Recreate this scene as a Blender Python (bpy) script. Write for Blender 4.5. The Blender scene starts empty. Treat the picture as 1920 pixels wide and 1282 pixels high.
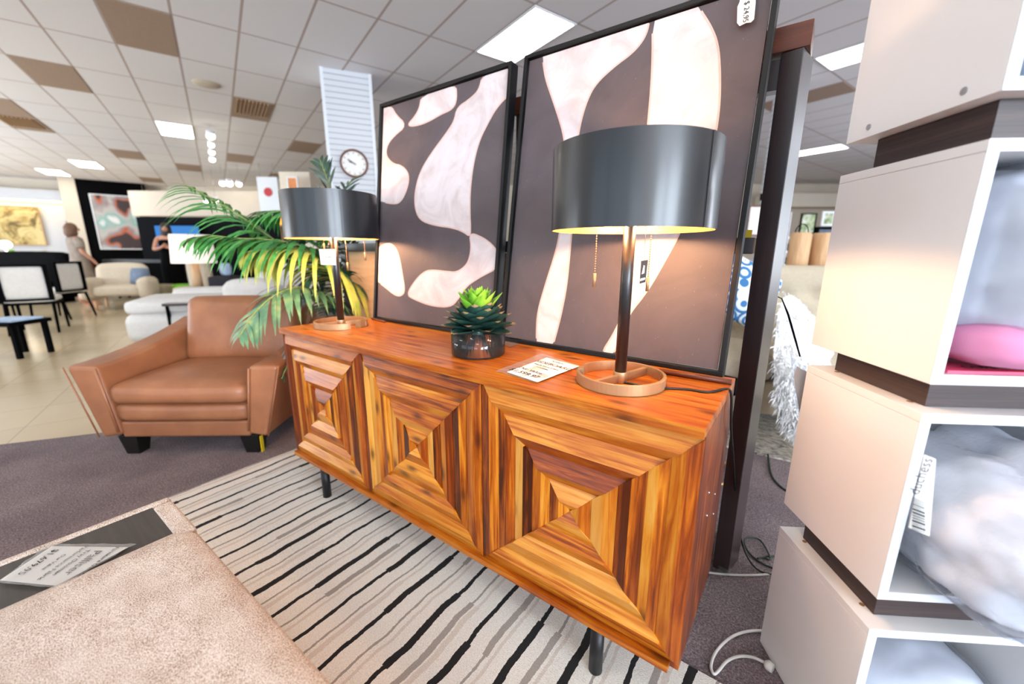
import bpy, bmesh, math, random
from mathutils import Vector, Matrix, noise
from mathutils.geometry import tessellate_polygon
random.seed(7)
C = bpy.context.scene.collection
sc = bpy.context.scene
PI = math.pi
R = math.radians

# ------------------------------------------------------------------ camera
CP = Vector((1.9226, -0.8311, 1.1619)); FPX = 750.73; PITCH = .22307; ROLL = .00393; YAW = .62705
cF = Vector((-math.sin(YAW)*math.cos(PITCH), math.cos(YAW)*math.cos(PITCH), -math.sin(PITCH)))
_R = Vector((math.cos(YAW), math.sin(YAW), 0)); _U = _R.cross(cF)
cR = _R*math.cos(ROLL)+_U*math.sin(ROLL); cU = -_R*math.sin(ROLL)+_U*math.cos(ROLL)
cam_d = bpy.data.cameras.new('camera'); cam = bpy.data.objects.new('camera', cam_d); C.objects.link(cam)
cam.matrix_world = Matrix(((cR.x, cU.x, -cF.x, CP.x), (cR.y, cU.y, -cF.y, CP.y), (cR.z, cU.z, -cF.z, CP.z), (0, 0, 0, 1)))
cam_d.sensor_width = 36; cam_d.lens = FPX/1920*36; cam_d.clip_start = .02; cam_d.clip_end = 200
cam_d.dof.use_dof = True; cam_d.dof.focus_distance = 1.12; cam_d.dof.aperture_fstop = 1.7
sc.camera = cam
# ------------------------------------------------------------------ view, world
sc.view_settings.view_transform = 'Standard'; sc.view_settings.look = 'None'
sc.view_settings.gamma = 1; sc.view_settings.use_curve_mapping = False; sc.view_settings.exposure = 0.0
w = bpy.data.worlds.new('sky'); sc.world = w; w.use_nodes = True
w.node_tree.nodes['Background'].inputs[0].default_value = (.62, .78, 1, 1)
w.node_tree.nodes['Background'].inputs[1].default_value = 2.5
try:
    sc.cycles.use_denoising = True; sc.cycles.max_bounces = 8; sc.cycles.transparent_max_bounces = 24
    sc.cycles.sample_clamp_indirect = 4; sc.cycles.caustics_reflective = False; sc.cycles.caustics_refractive = False
except Exception: pass
def area(name, loc, target, sx, sy, power, col):
    l = bpy.data.lights.new(name, 'AREA'); l.shape = 'RECTANGLE'; l.size = sx; l.size_y = sy; l.energy = power; l.color = col
    o = bpy.data.objects.new(name, l); C.objects.link(o); o.location = loc
    o.rotation_euler = (Vector(target)-Vector(loc)).to_track_quat('-Z', 'Z').to_euler(); return o
# daylight entering at the storefront windows (behind the camera) and the side windows at right; tilted up to brighten the ceiling
WIN_B = (-17.5, -13, -8.5, -1.5, 1.9, 5.3)   # bay centres along the front wall; left three added to brighten the ceiling
for bx in WIN_B:
    yy = -4-4*(bx+22.5)/32.5
    area('window_daylight', (bx, yy+.25, 1.75), (bx+.12, yy+1.25, 2.55), 2.9, 2.5, 330 if bx < -4 else (30, 30, 110)[WIN_B.index(bx)-3], (.88, .93, 1))
for wy in (-2.6, -5.6):
    area('window_daylight', (9.45-.02*wy, wy, 1.75), (8.4, wy-.07, 2.15), 2.5, 2.5, 640, (.78, .88, 1))
area('window_daylight', (8.75, 9.5, 1.9), (7.75, 9.35, 2.5), 3.2, 2.4, 420, (.86, .92, 1))  # added fill to brighten the ceiling beyond the rack, with an opening made for it
FIX_E = 15                                  # radiance of the ceiling troffers

# ------------------------------------------------------------------ photo pixel -> place
def ray(u, v): return cF*FPX+cR*(u-960)-cU*(v-641)
def hit(u, v, P, n):
    r = ray(u, v); P = Vector(P); n = Vector(n); return CP+r*((P-CP).dot(n)/r.dot(n))
def flr(u, v, z=0): return hit(u, v, (0, 0, z), (0, 0, 1))
def py(u, v, y): return hit(u, v, (0, y, 0), (0, 1, 0))
def dep(u, v, d):                            # at level depth d in front of the lens
    F = Vector((-math.sin(YAW), math.cos(YAW), 0)); return hit(u, v, CP+F*d, F)
def lin(h):
    h = h.lstrip('#'); o = []
    for i in (0, 2, 4):
        x = int(h[i:i+2], 16)/255; o.append(x/12.92 if x <= .04045 else ((x+.055)/1.055)**2.4)
    return (*o, 1)

# ------------------------------------------------------------------ materials
class NT:
    def __init__(s, name):
        s.m = bpy.data.materials.new(name); s.m.use_nodes = True; s.t = s.m.node_tree
        s.b = s.t.nodes['Principled BSDF']
    def n(s, typ, **k):
        x = s.t.nodes.new(typ)
        for a, b in k.items():
            if a[0] == '_': x.inputs[a[1:].replace('_', ' ')].default_value = b
            else: setattr(x, a, b)
        return x
    def l(s, a, b): s.t.links.new(a, b)
    def math(s, op, a, b=None, c=None):
        x = s.n('ShaderNodeMath', operation=op)
        for i, q in enumerate((a, b, c)):
            if q is None: continue
            if isinstance(q, (int, float)): x.inputs[i].default_value = q
            else: s.l(q, x.inputs[i])
        return x.outputs[0]
    def coord(s, which='Object', scale=(1, 1, 1), rot=(0, 0, 0), loc=(0, 0, 0)):
        tc = s.n('ShaderNodeTexCoord'); mp = s.n('ShaderNodeMapping')
        mp.inputs['Scale'].default_value = scale; mp.inputs['Rotation'].default_value = rot; mp.inputs['Location'].default_value = loc
        s.l(tc.outputs[which], mp.inputs[0]); return mp.outputs[0]
    def noise(s, vec, scale, detail=3, rough=.5, dist=0):
        x = s.n('ShaderNodeTexNoise'); x.inputs['Scale'].default_value = scale; x.inputs['Detail'].default_value = detail
        x.inputs['Roughness'].default_value = rough; x.inputs['Distortion'].default_value = dist
        if vec: s.l(vec, x.inputs['Vector'])
        return x.outputs['Fac']
    def ramp(s, fac, stops, interp='LINEAR'):
        x = s.n('ShaderNodeValToRGB'); cr = x.color_ramp; cr.interpolation = interp
        while len(cr.elements) < len(stops): cr.elements.new(.5)
        for e, (p, c) in zip(cr.elements, stops): e.position = p; e.color = lin(c) if isinstance(c, str) else c
        s.l(fac, x.inputs[0]); return x.outputs[0]
    def mix(s, fac, a, b, mode='MIX'):
        x = s.n('ShaderNodeMix', data_type='RGBA', blend_type=mode)
        for q, i in ((fac, 0), (a, 6), (b, 7)):
            if isinstance(q, (int, float)): x.inputs[i].default_value = q
            elif isinstance(q, str): x.inputs[i].default_value = lin(q)
            elif isinstance(q, tuple): x.inputs[i].default_value = q
            else: s.l(q, x.inputs[i])
        return x.outputs[2]
    def bump(s, h, strength=.3, dist=.01):
        x = s.n('ShaderNodeBump'); x.inputs['Strength'].default_value = strength; x.inputs['Distance'].default_value = dist
        s.l(h, x.inputs['Height']); s.l(x.outputs[0], s.b.inputs['Normal']); return x
    def col(s, c):
        if isinstance(c, (str, tuple)): s.b.inputs['Base Color'].default_value = lin(c) if isinstance(c, str) else c
        else: s.l(c, s.b.inputs['Base Color'])
    def set(s, **k):
        for a, b in k.items(): s.b.inputs[a.replace('_', ' ')].default_value = b
        return s
def plain(name, col, rough=.5, metal=0, var=.12, scale=18, bump=0, **k):
    """plain paint / cloth / metal with a slight procedural mottling"""
    s = NT(name); v = s.coord(); f = s.noise(v, scale, 3)
    c = lin(col); d = tuple(x*(1-var) for x in c[:3])+(1,); e = tuple(min(1, x*(1+var)) for x in c[:3])+(1,)
    s.col(s.ramp(f, [(.3, d), (.7, e)])); s.set(Roughness=rough, Metallic=metal, **k)
    if bump: s.bump(s.noise(v, scale*8, 2), bump, .003)
    return s.m
def emis(name, col, strength):
    s = NT(name); s.col('#000000'); s.b.inputs['Specular IOR Level'].default_value = 0
    s.b.inputs['Emission Color'].default_value = lin(col); s.b.inputs['Emission Strength'].default_value = strength; return s.m
def glassy(name, col='#ffffff', alpha=.15, rough=.05, sheen=1.0):
    """clear sheet: see-through, a share of milky diffuse (alpha) and a fresnel sheen"""
    s = NT(name); tr = s.n('ShaderNodeBsdfTransparent'); tr.inputs[0].default_value = lin(col)
    df = s.n('ShaderNodeBsdfDiffuse'); df.inputs[0].default_value = lin(col); gl = s.n('ShaderNodeBsdfGlossy'); gl.inputs['Roughness'].default_value = rough
    a = s.n('ShaderNodeMixShader'); a.inputs[0].default_value = alpha; s.l(tr.outputs[0], a.inputs[1]); s.l(df.outputs[0], a.inputs[2])
    fr = s.n('ShaderNodeFresnel'); fr.inputs['IOR'].default_value = 1.45; b = s.n('ShaderNodeMixShader')
    s.l(s.math('MULTIPLY', fr.outputs[0], sheen), b.inputs[0]); s.l(a.outputs[0], b.inputs[1]); s.l(gl.outputs[0], b.inputs[2])
    out = [x for x in s.t.nodes if x.type == 'OUTPUT_MATERIAL'][0]; s.l(b.outputs[0], out.inputs['Surface']); return s.m
def acacia(name, gain=1.0):
    s = NT(name)
    uv = s.n('ShaderNodeTexCoord').outputs['UV']
    mp = s.n('ShaderNodeMapping'); mp.inputs['Scale'].default_value = (1.6, 34, 1); s.l(uv, mp.inputs[0])
    g1 = s.noise(mp.outputs[0], 1.6, 6, .62, .9)
    mp2 = s.n('ShaderNodeMapping'); mp2.inputs['Scale'].default_value = (3.0, 9, 1); s.l(uv, mp2.inputs[0])
    g2 = s.noise(mp2.outputs[0], 1.1, 3, .5, 1.4)
    at = s.n('ShaderNodeAttribute', attribute_name='tint'); sep = s.n('ShaderNodeSeparateColor'); s.l(at.outputs['Color'], sep.inputs[0])
    f = s.math('ADD', s.math('MULTIPLY', g1, .72), s.math('MULTIPLY', g2, .28))
    f = s.math('ADD', f, s.math('MULTIPLY', s.math('SUBTRACT', sep.outputs[0], .5), .42))
    base = s.ramp(f, [(.28, '#381405'), (.39, '#7a3307'), (.5, '#b15f12'), (.61, '#ce8627'), (.77, '#daa450')])
    base = s.mix(s.math('MULTIPLY', sep.outputs[1], .38), base, '#9a3f0c')
    vo = s.n('ShaderNodeTexVoronoi', voronoi_dimensions='2D'); vo.inputs['Scale'].default_value = 1.0; mp3 = s.n('ShaderNodeMapping'); mp3.inputs['Scale'].default_value = (3.2, 7.5, 1)
    s.l(uv, mp3.inputs[0]); s.l(mp3.outputs[0], vo.inputs['Vector'])
    kn = s.ramp(vo.outputs['Distance'], [(.03, (1, 1, 1, 1)), (.07, (.6, .6, .6, 1)), (.12, (.12, .12, .12, 1)), (.2, (0, 0, 0, 1))])
    base = s.mix(s.math('MULTIPLY', kn, .75), base, '#3a1606')
    s.col(base); s.b.inputs['Specular IOR Level'].default_value = .3; s.set(Roughness=.34, Coat_Weight=.22, Coat_Roughness=.25); s.bump(f, .08, .002)
    return s.m
def wood(name, a, b, c, sc_=(2, 30, 30), rough=.4, coat=0, which='Object', crough=.15):
    s = NT(name); v = s.coord(which, sc_); f = s.noise(v, 1.6, 5, .6, .6)
    s.col(s.ramp(f, [(.25, a), (.5, b), (.75, c)])); s.set(Roughness=rough, Coat_Weight=coat, Coat_Roughness=crough); s.bump(f, .06, .002); return s.m
def leathr(name):
    s = NT(name); v = s.coord(); f = s.noise(v, 5, 4); g = s.noise(v, 160, 2)
    s.col(s.ramp(f, [(.25, '#8b583b'), (.55, '#9e6644'), (.8, '#ae7650')])); s.set(Roughness=.42)
    s.b.inputs['Specular IOR Level'].default_value = .55
    s.bump(s.math('ADD', s.math('MULTIPLY', g, .25), s.math('MULTIPLY', s.noise(v, 9, 3), 1.0)), .25, .012); return s.m

M = {}
M['acacia'] = acacia('acacia_wood')
M['black_metal'] = plain('black_powder_coated_metal', '#1b1c1f', .45, .2)
M['lamp_black'] = plain('satin_black_lamp_paint', '#0b0f14', .42, .0, var=.04, Coat_Weight=.4, Coat_Roughness=.2)
M['lamp_gold'] = plain('gold_shade_lining', '#d9a55a', .4, .3)
M['brass'] = plain('brushed_brass', '#b08d66', .42, .5, var=.06)
M['steel'] = plain('steel', '#b9bcc0', .3, 1)
M['frame_black'] = plain('black_picture_frame', '#0c0d0f', .45, 0, Specular_IOR_Level=.3)
M['espresso'] = wood('espresso_wood', '#1c1012', '#2b1a1b', '#3a2624', (25, 25, 1.2), .4, 1.0, 'Object', .28)
M['red_bar'] = wood('brown_edge_wood', '#4a2417', '#6b3621', '#7c4329', (2, 30, 30), .4)
M['grain_dark'] = wood('grey_brown_laminate', '#241b1c', '#3a2d2b', '#54423c', (1.2, 1.2, 60), .5)
M['white_lam'] = plain('white_laminate', '#ebe9e7', .5, 0, var=.015, scale=3)
M['white_edge'] = plain('white_edge_band', '#e9edf2', .5, 0, var=.01)
M['paper'] = plain('white_paper', '#f8f6f1', .6, 0, var=.02)
M['ink'] = plain('black_ink', '#222022', .6)
M['plastic'] = glassy('clear_plastic_sleeve', '#ffffff', .10, .2, .5)
M['bag'] = glassy('clear_polythene', '#f4f7fc', .08, .28, .35)
M['glass'] = glassy('clear_glass', '#f4f8f8', .02, .02)
M['leather'] = leathr('tan_leather')
M['foot_black'] = plain('black_wooden_foot', '#121110', .4)
M['cord_black'] = plain('black_cord', '#0d0e10', .5)
M['cord_white'] = plain('white_cord', '#dad7d0', .5)
M['cord_green'] = plain('dark_green_cord', '#12231b', .5)
M['white_fab'] = plain('white_upholstery', '#dddbd8', .9, 0, var=.04, scale=30, bump=.2)
M['cream_fab'] = plain('cream_boucle', '#cfc0aa', .95, 0, var=.1, scale=60, bump=.4)
M['beige_fab'] = plain('beige_linen', '#c9bda9', .95, 0, var=.06, scale=60, bump=.3)
M['dark_fab'] = plain('charcoal_fabric', '#23232a', .9)
M['black'] = plain('black_finish', '#050506', .7, Specular_IOR_Level=.04)
M['skin'] = plain('skin', '#c08a70', .55, var=.05)
M['hair_brown'] = plain('brown_hair', '#6b4c38', .6, var=.3, scale=60)
M['hair_dark'] = plain('dark_hair', '#1c1414', .6, var=.3, scale=60)
M['dress_grey'] = plain('grey_dress_cloth', '#93867b', .9, var=.15, scale=12)
M['soil'] = plain('dark_soil', '#171212', .85, 0, var=.5, scale=120, bump=.8)
M['yellow'] = plain('yellow_tag_card', '#e8c81c', .6)
M['green_pl'] = plain('green_plastic', '#6fb51c', .4)
M['pink'] = plain('pink_label_paper', '#f0587c', .5, 0, var=.04)
s = NT('glowing_bulb_glass'); _t = s.n('ShaderNodeBsdfTransparent'); _e = s.n('ShaderNodeEmission'); _e.inputs[0].default_value = lin('#ffb066'); _e.inputs[1].default_value = 6
_a = s.n('ShaderNodeAddShader'); s.l(_t.outputs[0], _a.inputs[0]); s.l(_e.outputs[0], _a.inputs[1]); s.l(_a.outputs[0], [x for x in s.t.nodes if x.type == 'OUTPUT_MATERIAL'][0].inputs['Surface']); M['bulb'] = s.m
M['led'] = emis('white_spot_led', '#fff4e0', 22)
M['troffer'] = emis('troffer_diffuser', '#fffdf2', FIX_E)
M['tv'] = emis('blue_television_picture', '#4f95e6', .9)

def pillow_fab(name, c1, c2):
    s = NT(name); v = s.coord(scale=(5, 5, 5)); ck = s.n('ShaderNodeTexVoronoi'); ck.inputs['Scale'].default_value = 2.2; s.l(v, ck.inputs['Vector'])
    s.col(s.ramp(s.math('FRACT', s.math('MULTIPLY', ck.outputs['Distance'], 3)), [(0, c1), (.5, c2)], 'CONSTANT')); s.set(Roughness=.9); return s.m
# fabric of the ottoman
s = NT('oatmeal_tweed'); v = s.coord(scale=(1, 1.6, 1)); f1 = s.noise(v, 290, 3, .75); f2 = s.noise(v, 14, 2)
ff = s.math('ADD', s.math('MULTIPLY', f1, .85), s.math('MULTIPLY', f2, .15))
s.col(s.ramp(ff, [(.37, '#86695a'), (.45, '#c3af9f'), (.54, '#e0d4c9'), (.65, '#f1ebe4')])); s.set(Roughness=.95); s.bump(f1, .7, .006); M['tweed'] = s.m
# carpet
s = NT('mottled_carpet'); v = s.coord(); f1 = s.noise(v, 150, 4, .85); f2 = s.noise(v, 3, 3)
ff = s.math('ADD', s.math('MULTIPLY', f1, .8), s.math('MULTIPLY', f2, .2))
s.col(s.ramp(ff, [(.33, '#3c3338'), (.47, '#736468'), (.58, '#9a8b8c'), (.72, '#cfc2bf')])); s.set(Roughness=1); s.bump(f1, .8, .008); M['carpet'] = s.m
# polished tile floor
s = NT('polished_beige_floor_tile'); v = s.coord(scale=(1, 1, 1), rot=(0, 0, R(18.4)))
br = s.n('ShaderNodeTexBrick'); s.l(v, br.inputs['Vector']); br.inputs['Scale'].default_value = 1; br.offset = 0
br.inputs['Brick Width'].default_value = .46; br.inputs['Row Height'].default_value = .46; br.inputs['Mortar Size'].default_value = .004
br.inputs['Color1'].default_value = lin('#c4b190'); br.inputs['Color2'].default_value = lin('#bba886'); br.inputs['Mortar'].default_value = lin('#a08f74')
f = s.noise(v, 3, 4); s.col(s.mix(s.math('MULTIPLY', f, .3), br.outputs['Color'], '#d8c7a4', 'MIX')); s.set(Roughness=.22); M['tile'] = s.m
# ceiling
TA, TB = 1.22, .61
s = NT('acoustic_ceiling_tile'); v = s.coord(); sp = s.n('ShaderNodeSeparateXYZ'); s.l(v, sp.inputs[0])
fa = s.math('ABSOLUTE', s.math('SUBTRACT', s.math('FRACT', s.math('DIVIDE', s.math('ADD', sp.outputs[0], 1220), TA)), .5))
fb = s.math('ABSOLUTE', s.math('SUBTRACT', s.math('FRACT', s.math('DIVIDE', s.math('ADD', sp.outputs[1], 610), TB)), .5))
ln = s.math('MAXIMUM', s.math('GREATER_THAN', fa, .5-.013/TA), s.math('GREATER_THAN', fb, .5-.013/TB))
tcell = s.noise(v, 200, 3, .7); s.col(s.mix(ln, s.ramp(tcell, [(.35, '#dfdcdc'), (.6, '#ebe9ea')]), '#b5a59e')); s.set(Roughness=.9)
s.bump(s.math('MULTIPLY', ln, 1.0), .6, .01); M['ceiling'] = s.m
# striped rug
s = NT('striped_wool_rug'); v = s.coord(); sp = s.n('ShaderNodeSeparateXYZ'); s.l(v, sp.inputs[0])
X, Y = sp.outputs[0], sp.outputs[1]
wob = s.math('MULTIPLY', s.math('SUBTRACT', s.noise(s.coord(scale=(1.2, 2.2, 1)), 2.4, 2), .5), .035)
fine = s.math('MULTIPLY', s.math('SUBTRACT', s.noise(v, 90, 2), .5), .006)
xx = s.math('ADD', X, s.math('ADD', wob, fine))
def stripe(off, per, w0, w1, seedy):
    q = s.math('DIVIDE', s.math('ADD', xx, 10*per+off), per); cell = s.math('FLOOR', q)
    dd = s.math('MULTIPLY', s.math('ABSOLUTE', s.math('SUBTRACT', s.math('FRACT', q), .5)), per)
    cb = s.n('ShaderNodeCombineXYZ'); s.l(s.math('MULTIPLY', cell, 3.17), cb.inputs[0]); s.l(s.math('MULTIPLY', Y, 2.1), cb.inputs[1]); cb.inputs[2].default_value = seedy
    wn = s.n('ShaderNodeTexWhiteNoise', noise_dimensions='3D')
    cb2 = s.n('ShaderNodeCombineXYZ'); s.l(cell, cb2.inputs[0]); s.l(s.math('FLOOR', s.math('ADD', s.math('MULTIPLY', Y, 3.3), s.math('MULTIPLY', cell, .37))), cb2.inputs[1]); cb2.inputs[2].default_value = seedy
    s.l(cb2.outputs[0], wn.inputs['Vector'])
    big = s.math('GREATER_THAN', wn.outputs['Value'], .62)
    wd = s.math('ADD', s.math('MULTIPLY', big, w1-w0), w0)
    return s.math('LESS_THAN', dd, wd), big
b1, bg = stripe(.238, .1415, .0072, .0118, 1)
b2, bg2 = stripe(.175, .1415, .004, .010, 5)
b3, bg3 = stripe(.15, .1415, .005, .009, 9)
wv = s.noise(s.coord(scale=(30, 60, 30)), 6, 3, .7)
c0 = s.ramp(wv, [(.3, '#d9d0c2'), (.5, '#efe8de'), (.7, '#fbf7f0')])
cc = s.mix(s.math('MULTIPLY', b3, .3), c0, '#b08d72'); cc = s.mix(s.math('MULTIPLY', b2, .7), cc, '#77695f'); cc = s.mix(b1, cc, '#1b1817')
s.col(cc); s.set(Roughness=1); s.bump(s.math('ADD', wv, s.math('MULTIPLY', b1, -.7)), .7, .008); M['rug'] = s.m
# far patterned rug
s = NT('worn_grey_rug'); v = s.coord(scale=(9, 40, 9)); f = s.noise(v, 2.6, 5, .8); s.col(s.ramp(f, [(.4, '#3a3a3c'), (.5, '#b3aa9c'), (.62, '#dcd6ca')])); s.set(Roughness=1); M['worn_rug'] = s.m
# slat wall
s = NT('slatwall_panel'); v = s.coord(); sp = s.n('ShaderNodeSeparateXYZ'); s.l(v, sp.inputs[0])
gr = s.math('LESS_THAN', s.math('FRACT', s.math('MULTIPLY', sp.outputs[2], 13.2)), .13)
s.col(s.mix(gr, '#d9dde3', '#9ea3aa')); s.set(Roughness=.5); s.bump(s.math('MULTIPLY', gr, -1), .8, .01); M['slat'] = s.m
M['wall'] = plain('cream_wall_paint', '#cfc3b2', .8, 0, var=.03, scale=2)
M['wall_warm'] = plain('warm_white_wall_paint', '#ddd3c3', .8, 0, var=.03, scale=2)
# paintings
s = NT('charcoal_canvas_paint'); v = s.coord(); f = s.noise(v, 4, 5, .6, 1); fl = s.noise(v, 90, 2)
s.col(s.mix(s.math('MULTIPLY', s.math('GREATER_THAN', fl, .73), .25), s.ramp(f, [(.3, '#4b4347'), (.7, '#5b5155')]), '#8a8084')); s.set(Roughness=.6); s.bump(s.noise(v, 500, 1), .15, .001); M['canvas'] = s.m
s = NT('cream_canvas_paint'); v = s.coord(); f = s.noise(v, 5, 5, .65, 1.5)
s.col(s.ramp(f, [(.3, '#bfb1b2'), (.5, '#d2c8c9'), (.75, '#dbd6d9')])); s.set(Roughness=.6); M['cream'] = s.m
M['pinkish'] = plain('blush_canvas_paint', '#d3b1a8', .6, var=.1)
# leaves
def leafmat(name, stops, rough=.4):
    s = NT(name); v = s.coord(); f = s.noise(v, 14, 3); s.col(s.ramp(f, stops)); s.set(Roughness=rough)
    s.b.inputs['Subsurface Weight'].default_value = .0; return s.m
M['succ_dark'] = leafmat('dark_green_succulent', [(.3, '#1c3a34'), (.55, '#2f5248'), (.75, '#46604f')])
M['succ_light'] = leafmat('bright_green_succulent', [(.3, '#4f9a2c'), (.55, '#86c23a'), (.75, '#b2d455')])
M['succ_tip'] = plain('dry_leaf_tips', '#a08a63', .7)
M['palm'] = leafmat('palm_green', [(.3, '#2c6e35'), (.55, '#4a9a48'), (.75, '#74bb58')])
M['palm_y'] = leafmat('palm_yellow', [(.3, '#8fae45'), (.55, '#c6c457'), (.75, '#dcd273')])
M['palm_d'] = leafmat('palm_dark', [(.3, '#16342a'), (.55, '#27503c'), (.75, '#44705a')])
M['palm_b'] = leafmat('palm_pale', [(.3, '#3f6f52'), (.55, '#6a9468'), (.75, '#9fa96e')])
M['stem'] = plain('palm_stem', '#8f9a4f', .6)

# ------------------------------------------------------------------ mesh builder
I4 = Matrix.Identity(4)
def basis(o, x, y, z):
    return Matrix(((x[0], y[0], z[0], o[0]), (x[1], y[1], z[1], o[1]), (x[2], y[2], z[2], o[2]), (0, 0, 0, 1)))
class MB:
    def __init__(s):
        s.bm = bmesh.new(); s.mi = 0
        s.uv = s.bm.loops.layers.uv.new('UVMap'); s.ct = s.bm.loops.layers.float_color.new('tint')
    def face(s, vs, mi=None, smooth=False, uv=None, tint=None):
        try: f = s.bm.faces.new(vs)
        except ValueError: return None
        f.material_index = s.mi if mi is None else mi; f.smooth = smooth
        for i, l in enumerate(f.loops):
            if uv: l[s.uv].uv = uv[i]
            l[s.ct] = tint or (.5, .2, .5, 1)
        return f
    def v(s, p, T=I4): return s.bm.verts.new(T @ Vector(p))
    def hexa(s, p, T=I4, **k):               # 8 points: bottom ring then top ring
        q = [s.v(a, T) for a in p]
        for f in ((3, 2, 1, 0), (4, 5, 6, 7), (0, 1, 5, 4), (1, 2, 6, 5), (2, 3, 7, 6), (3, 0, 4, 7)): s.face([q[i] for i in f], **k)
        return s
    def box(s, x0, x1, y0, y1, z0, z1, T=I4, **k):
        return s.hexa([(x0, y0, z0), (x1, y0, z0), (x1, y1, z0), (x0, y1, z0), (x0, y0, z1), (x1, y0, z1), (x1, y1, z1), (x0, y1, z1)], T, **k)
    def grain(s, x0, x1, y0, y1, z0, z1, T=I4, axis=0, tint=None, off=None):
        """box whose uv runs along the grain"""
        n0 = len(s.bm.faces); s.box(x0, x1, y0, y1, z0, z1, T); s.bm.faces.ensure_lookup_table()
        off = off or (random.random()*20, random.random()*20); Ti = T.inverted()
        for f in s.bm.faces[n0:]:
            for l in f.loops:
                p = Ti @ l.vert.co; a = p[axis]; b = sum(p[i] for i in range(3) if i != axis)
                l[s.uv].uv = (a+off[0], b+off[1]); l[s.ct] = tint or (.5, .3, .5, 1)
        return s
    def lathe(s, prof, n=32, T=I4, close=False, a0=0, a1=2*PI, smooth=True, sx=1, sy=1):
        full = abs(a1-a0-2*PI) < 1e-6; m = n if full else n+1; rings = []
        for r, z in prof:
            rings.append([s.v((r*math.cos(a0+(a1-a0)*i/n)*sx, r*math.sin(a0+(a1-a0)*i/n)*sy, z), T) for i in range(m)])
        for a, b in zip(rings, rings[1:]):
            for i in range(n):
                j = (i+1) % m; s.face([a[i], a[j], b[j], b[i]], smooth=smooth)
        if close and full:
            s.face(rings[0][::-1]); s.face(rings[-1])
        return s
    def cyl(s, r, z0, z1, n=24, T=I4, r1=None, smooth=True):
        return s.lathe([(r, z0), (r if r1 is None else r1, z1)], n, T, close=True, smooth=smooth)
    def tube(s, pts, r, n=8, caps=True, smooth=True):
        pts = [Vector(p) for p in pts]; rs = r if isinstance(r, (list, tuple)) else [r]*len(pts); rings = []
        up = Vector((0, 0, 1)); prev = None
        for i, p in enumerate(pts):
            t = (pts[min(i+1, len(pts)-1)]-pts[max(i-1, 0)]).normalized()
            a = prev if prev is not None else (up.cross(t) if abs(t.z) < .95 else Vector((1, 0, 0)))
            a = (a-t*a.dot(t)).normalized(); b = t.cross(a); prev = a
            rings.append([s.v(p+(a*math.cos(2*PI*k/n)+b*math.sin(2*PI*k/n))*rs[i]) for k in range(n)])
        for a, b in zip(rings, rings[1:]):
            for k in range(n): s.face([a[k], a[(k+1) % n], b[(k+1) % n], b[k]], smooth=smooth)
        if caps: s.face(rings[0][::-1]); s.face(rings[-1])
        return s
    def sphere(s, c, r, n=12, m=8, T=I4):
        rx, ry, rz = r if isinstance(r, (tuple, list)) else (r, r, r)
        rings = [[s.v((c[0]+rx*math.sin(PI*j/m)*math.cos(2*PI*i/n), c[1]+ry*math.sin(PI*j/m)*math.sin(2*PI*i/n), c[2]-rz*math.cos(PI*j/m)), T) for i in range(n)] for j in range(1, m)]
        a = s.v((c[0], c[1], c[2]-rz), T); b = s.v((c[0], c[1], c[2]+rz), T)
        for i in range(n):
            s.face([a, rings[0][(i+1) % n], rings[0][i]], smooth=True); s.face([b, rings[-1][i], rings[-1][(i+1) % n]], smooth=True)
        for p, q in zip(rings, rings[1:]):
            for i in range(n): s.face([p[i], p[(i+1) % n], q[(i+1) % n], q[i]], smooth=True)
        return s
    def puff(s, size, c=(0, 0, 0), r=.04, bulge=.05, T=I4, n=10, fn=None):
        """rounded, crowned cushion; size = half extents"""
        cache = {}
        def vert(i, j, k):
            if (i, j, k) in cache: return cache[(i, j, k)]
            q = [2*a/n-1 for a in (i, j, k)]; p = []
            for a in range(3):
                o = [q[b]**2 for b in range(3) if b != a]; bl = bulge[a] if isinstance(bulge, (tuple, list)) else bulge
                p.append(q[a]*(size[a]+bl*(1-o[0])*(1-o[1])))
            cl = [max(-(size[a]-r), min(size[a]-r, p[a])) for a in range(3)]
            d = Vector([p[a]-cl[a] for a in range(3)]); L = d.length
            mx = max(abs(x) for x in d)
            if L > 1e-9: d = d*(mx/L)
            P = Vector(cl)+d
            if fn: P = fn(P)
            cache[(i, j, k)] = s.v(P+Vector(c), T); return cache[(i, j, k)]
        for i in range(n):
            for j in range(n):
                for q, fl in ((0, True), (n, False)):
                    for a in range(3):
                        ids = [(i, j), (i+1, j), (i+1, j+1), (i, j+1)]
                        pp = []
                        for (x, y) in ids:
                            t = [0, 0, 0]; t[a] = q; t[(a+1) % 3] = x; t[(a+2) % 3] = y; pp.append(vert(*t))
                        s.face(pp[::-1] if fl else pp, smooth=True)
        return s
    def poly(s, pts, T=I4, mi=None): return s.face([s.v(p, T) for p in pts], mi=mi)
    def prism(s, pts, h, T=I4, mi=None):     # outline in xy extruded to z=h
        a = [s.v((p[0], p[1], 0), T) for p in pts]; b = [s.v((p[0], p[1], h), T) for p in pts]
        s.face(a[::-1], mi=mi); s.face(b, mi=mi)
        for i in range(len(pts)): j = (i+1) % len(pts); s.face([a[i], a[j], b[j], b[i]], mi=mi)
        return s
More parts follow.
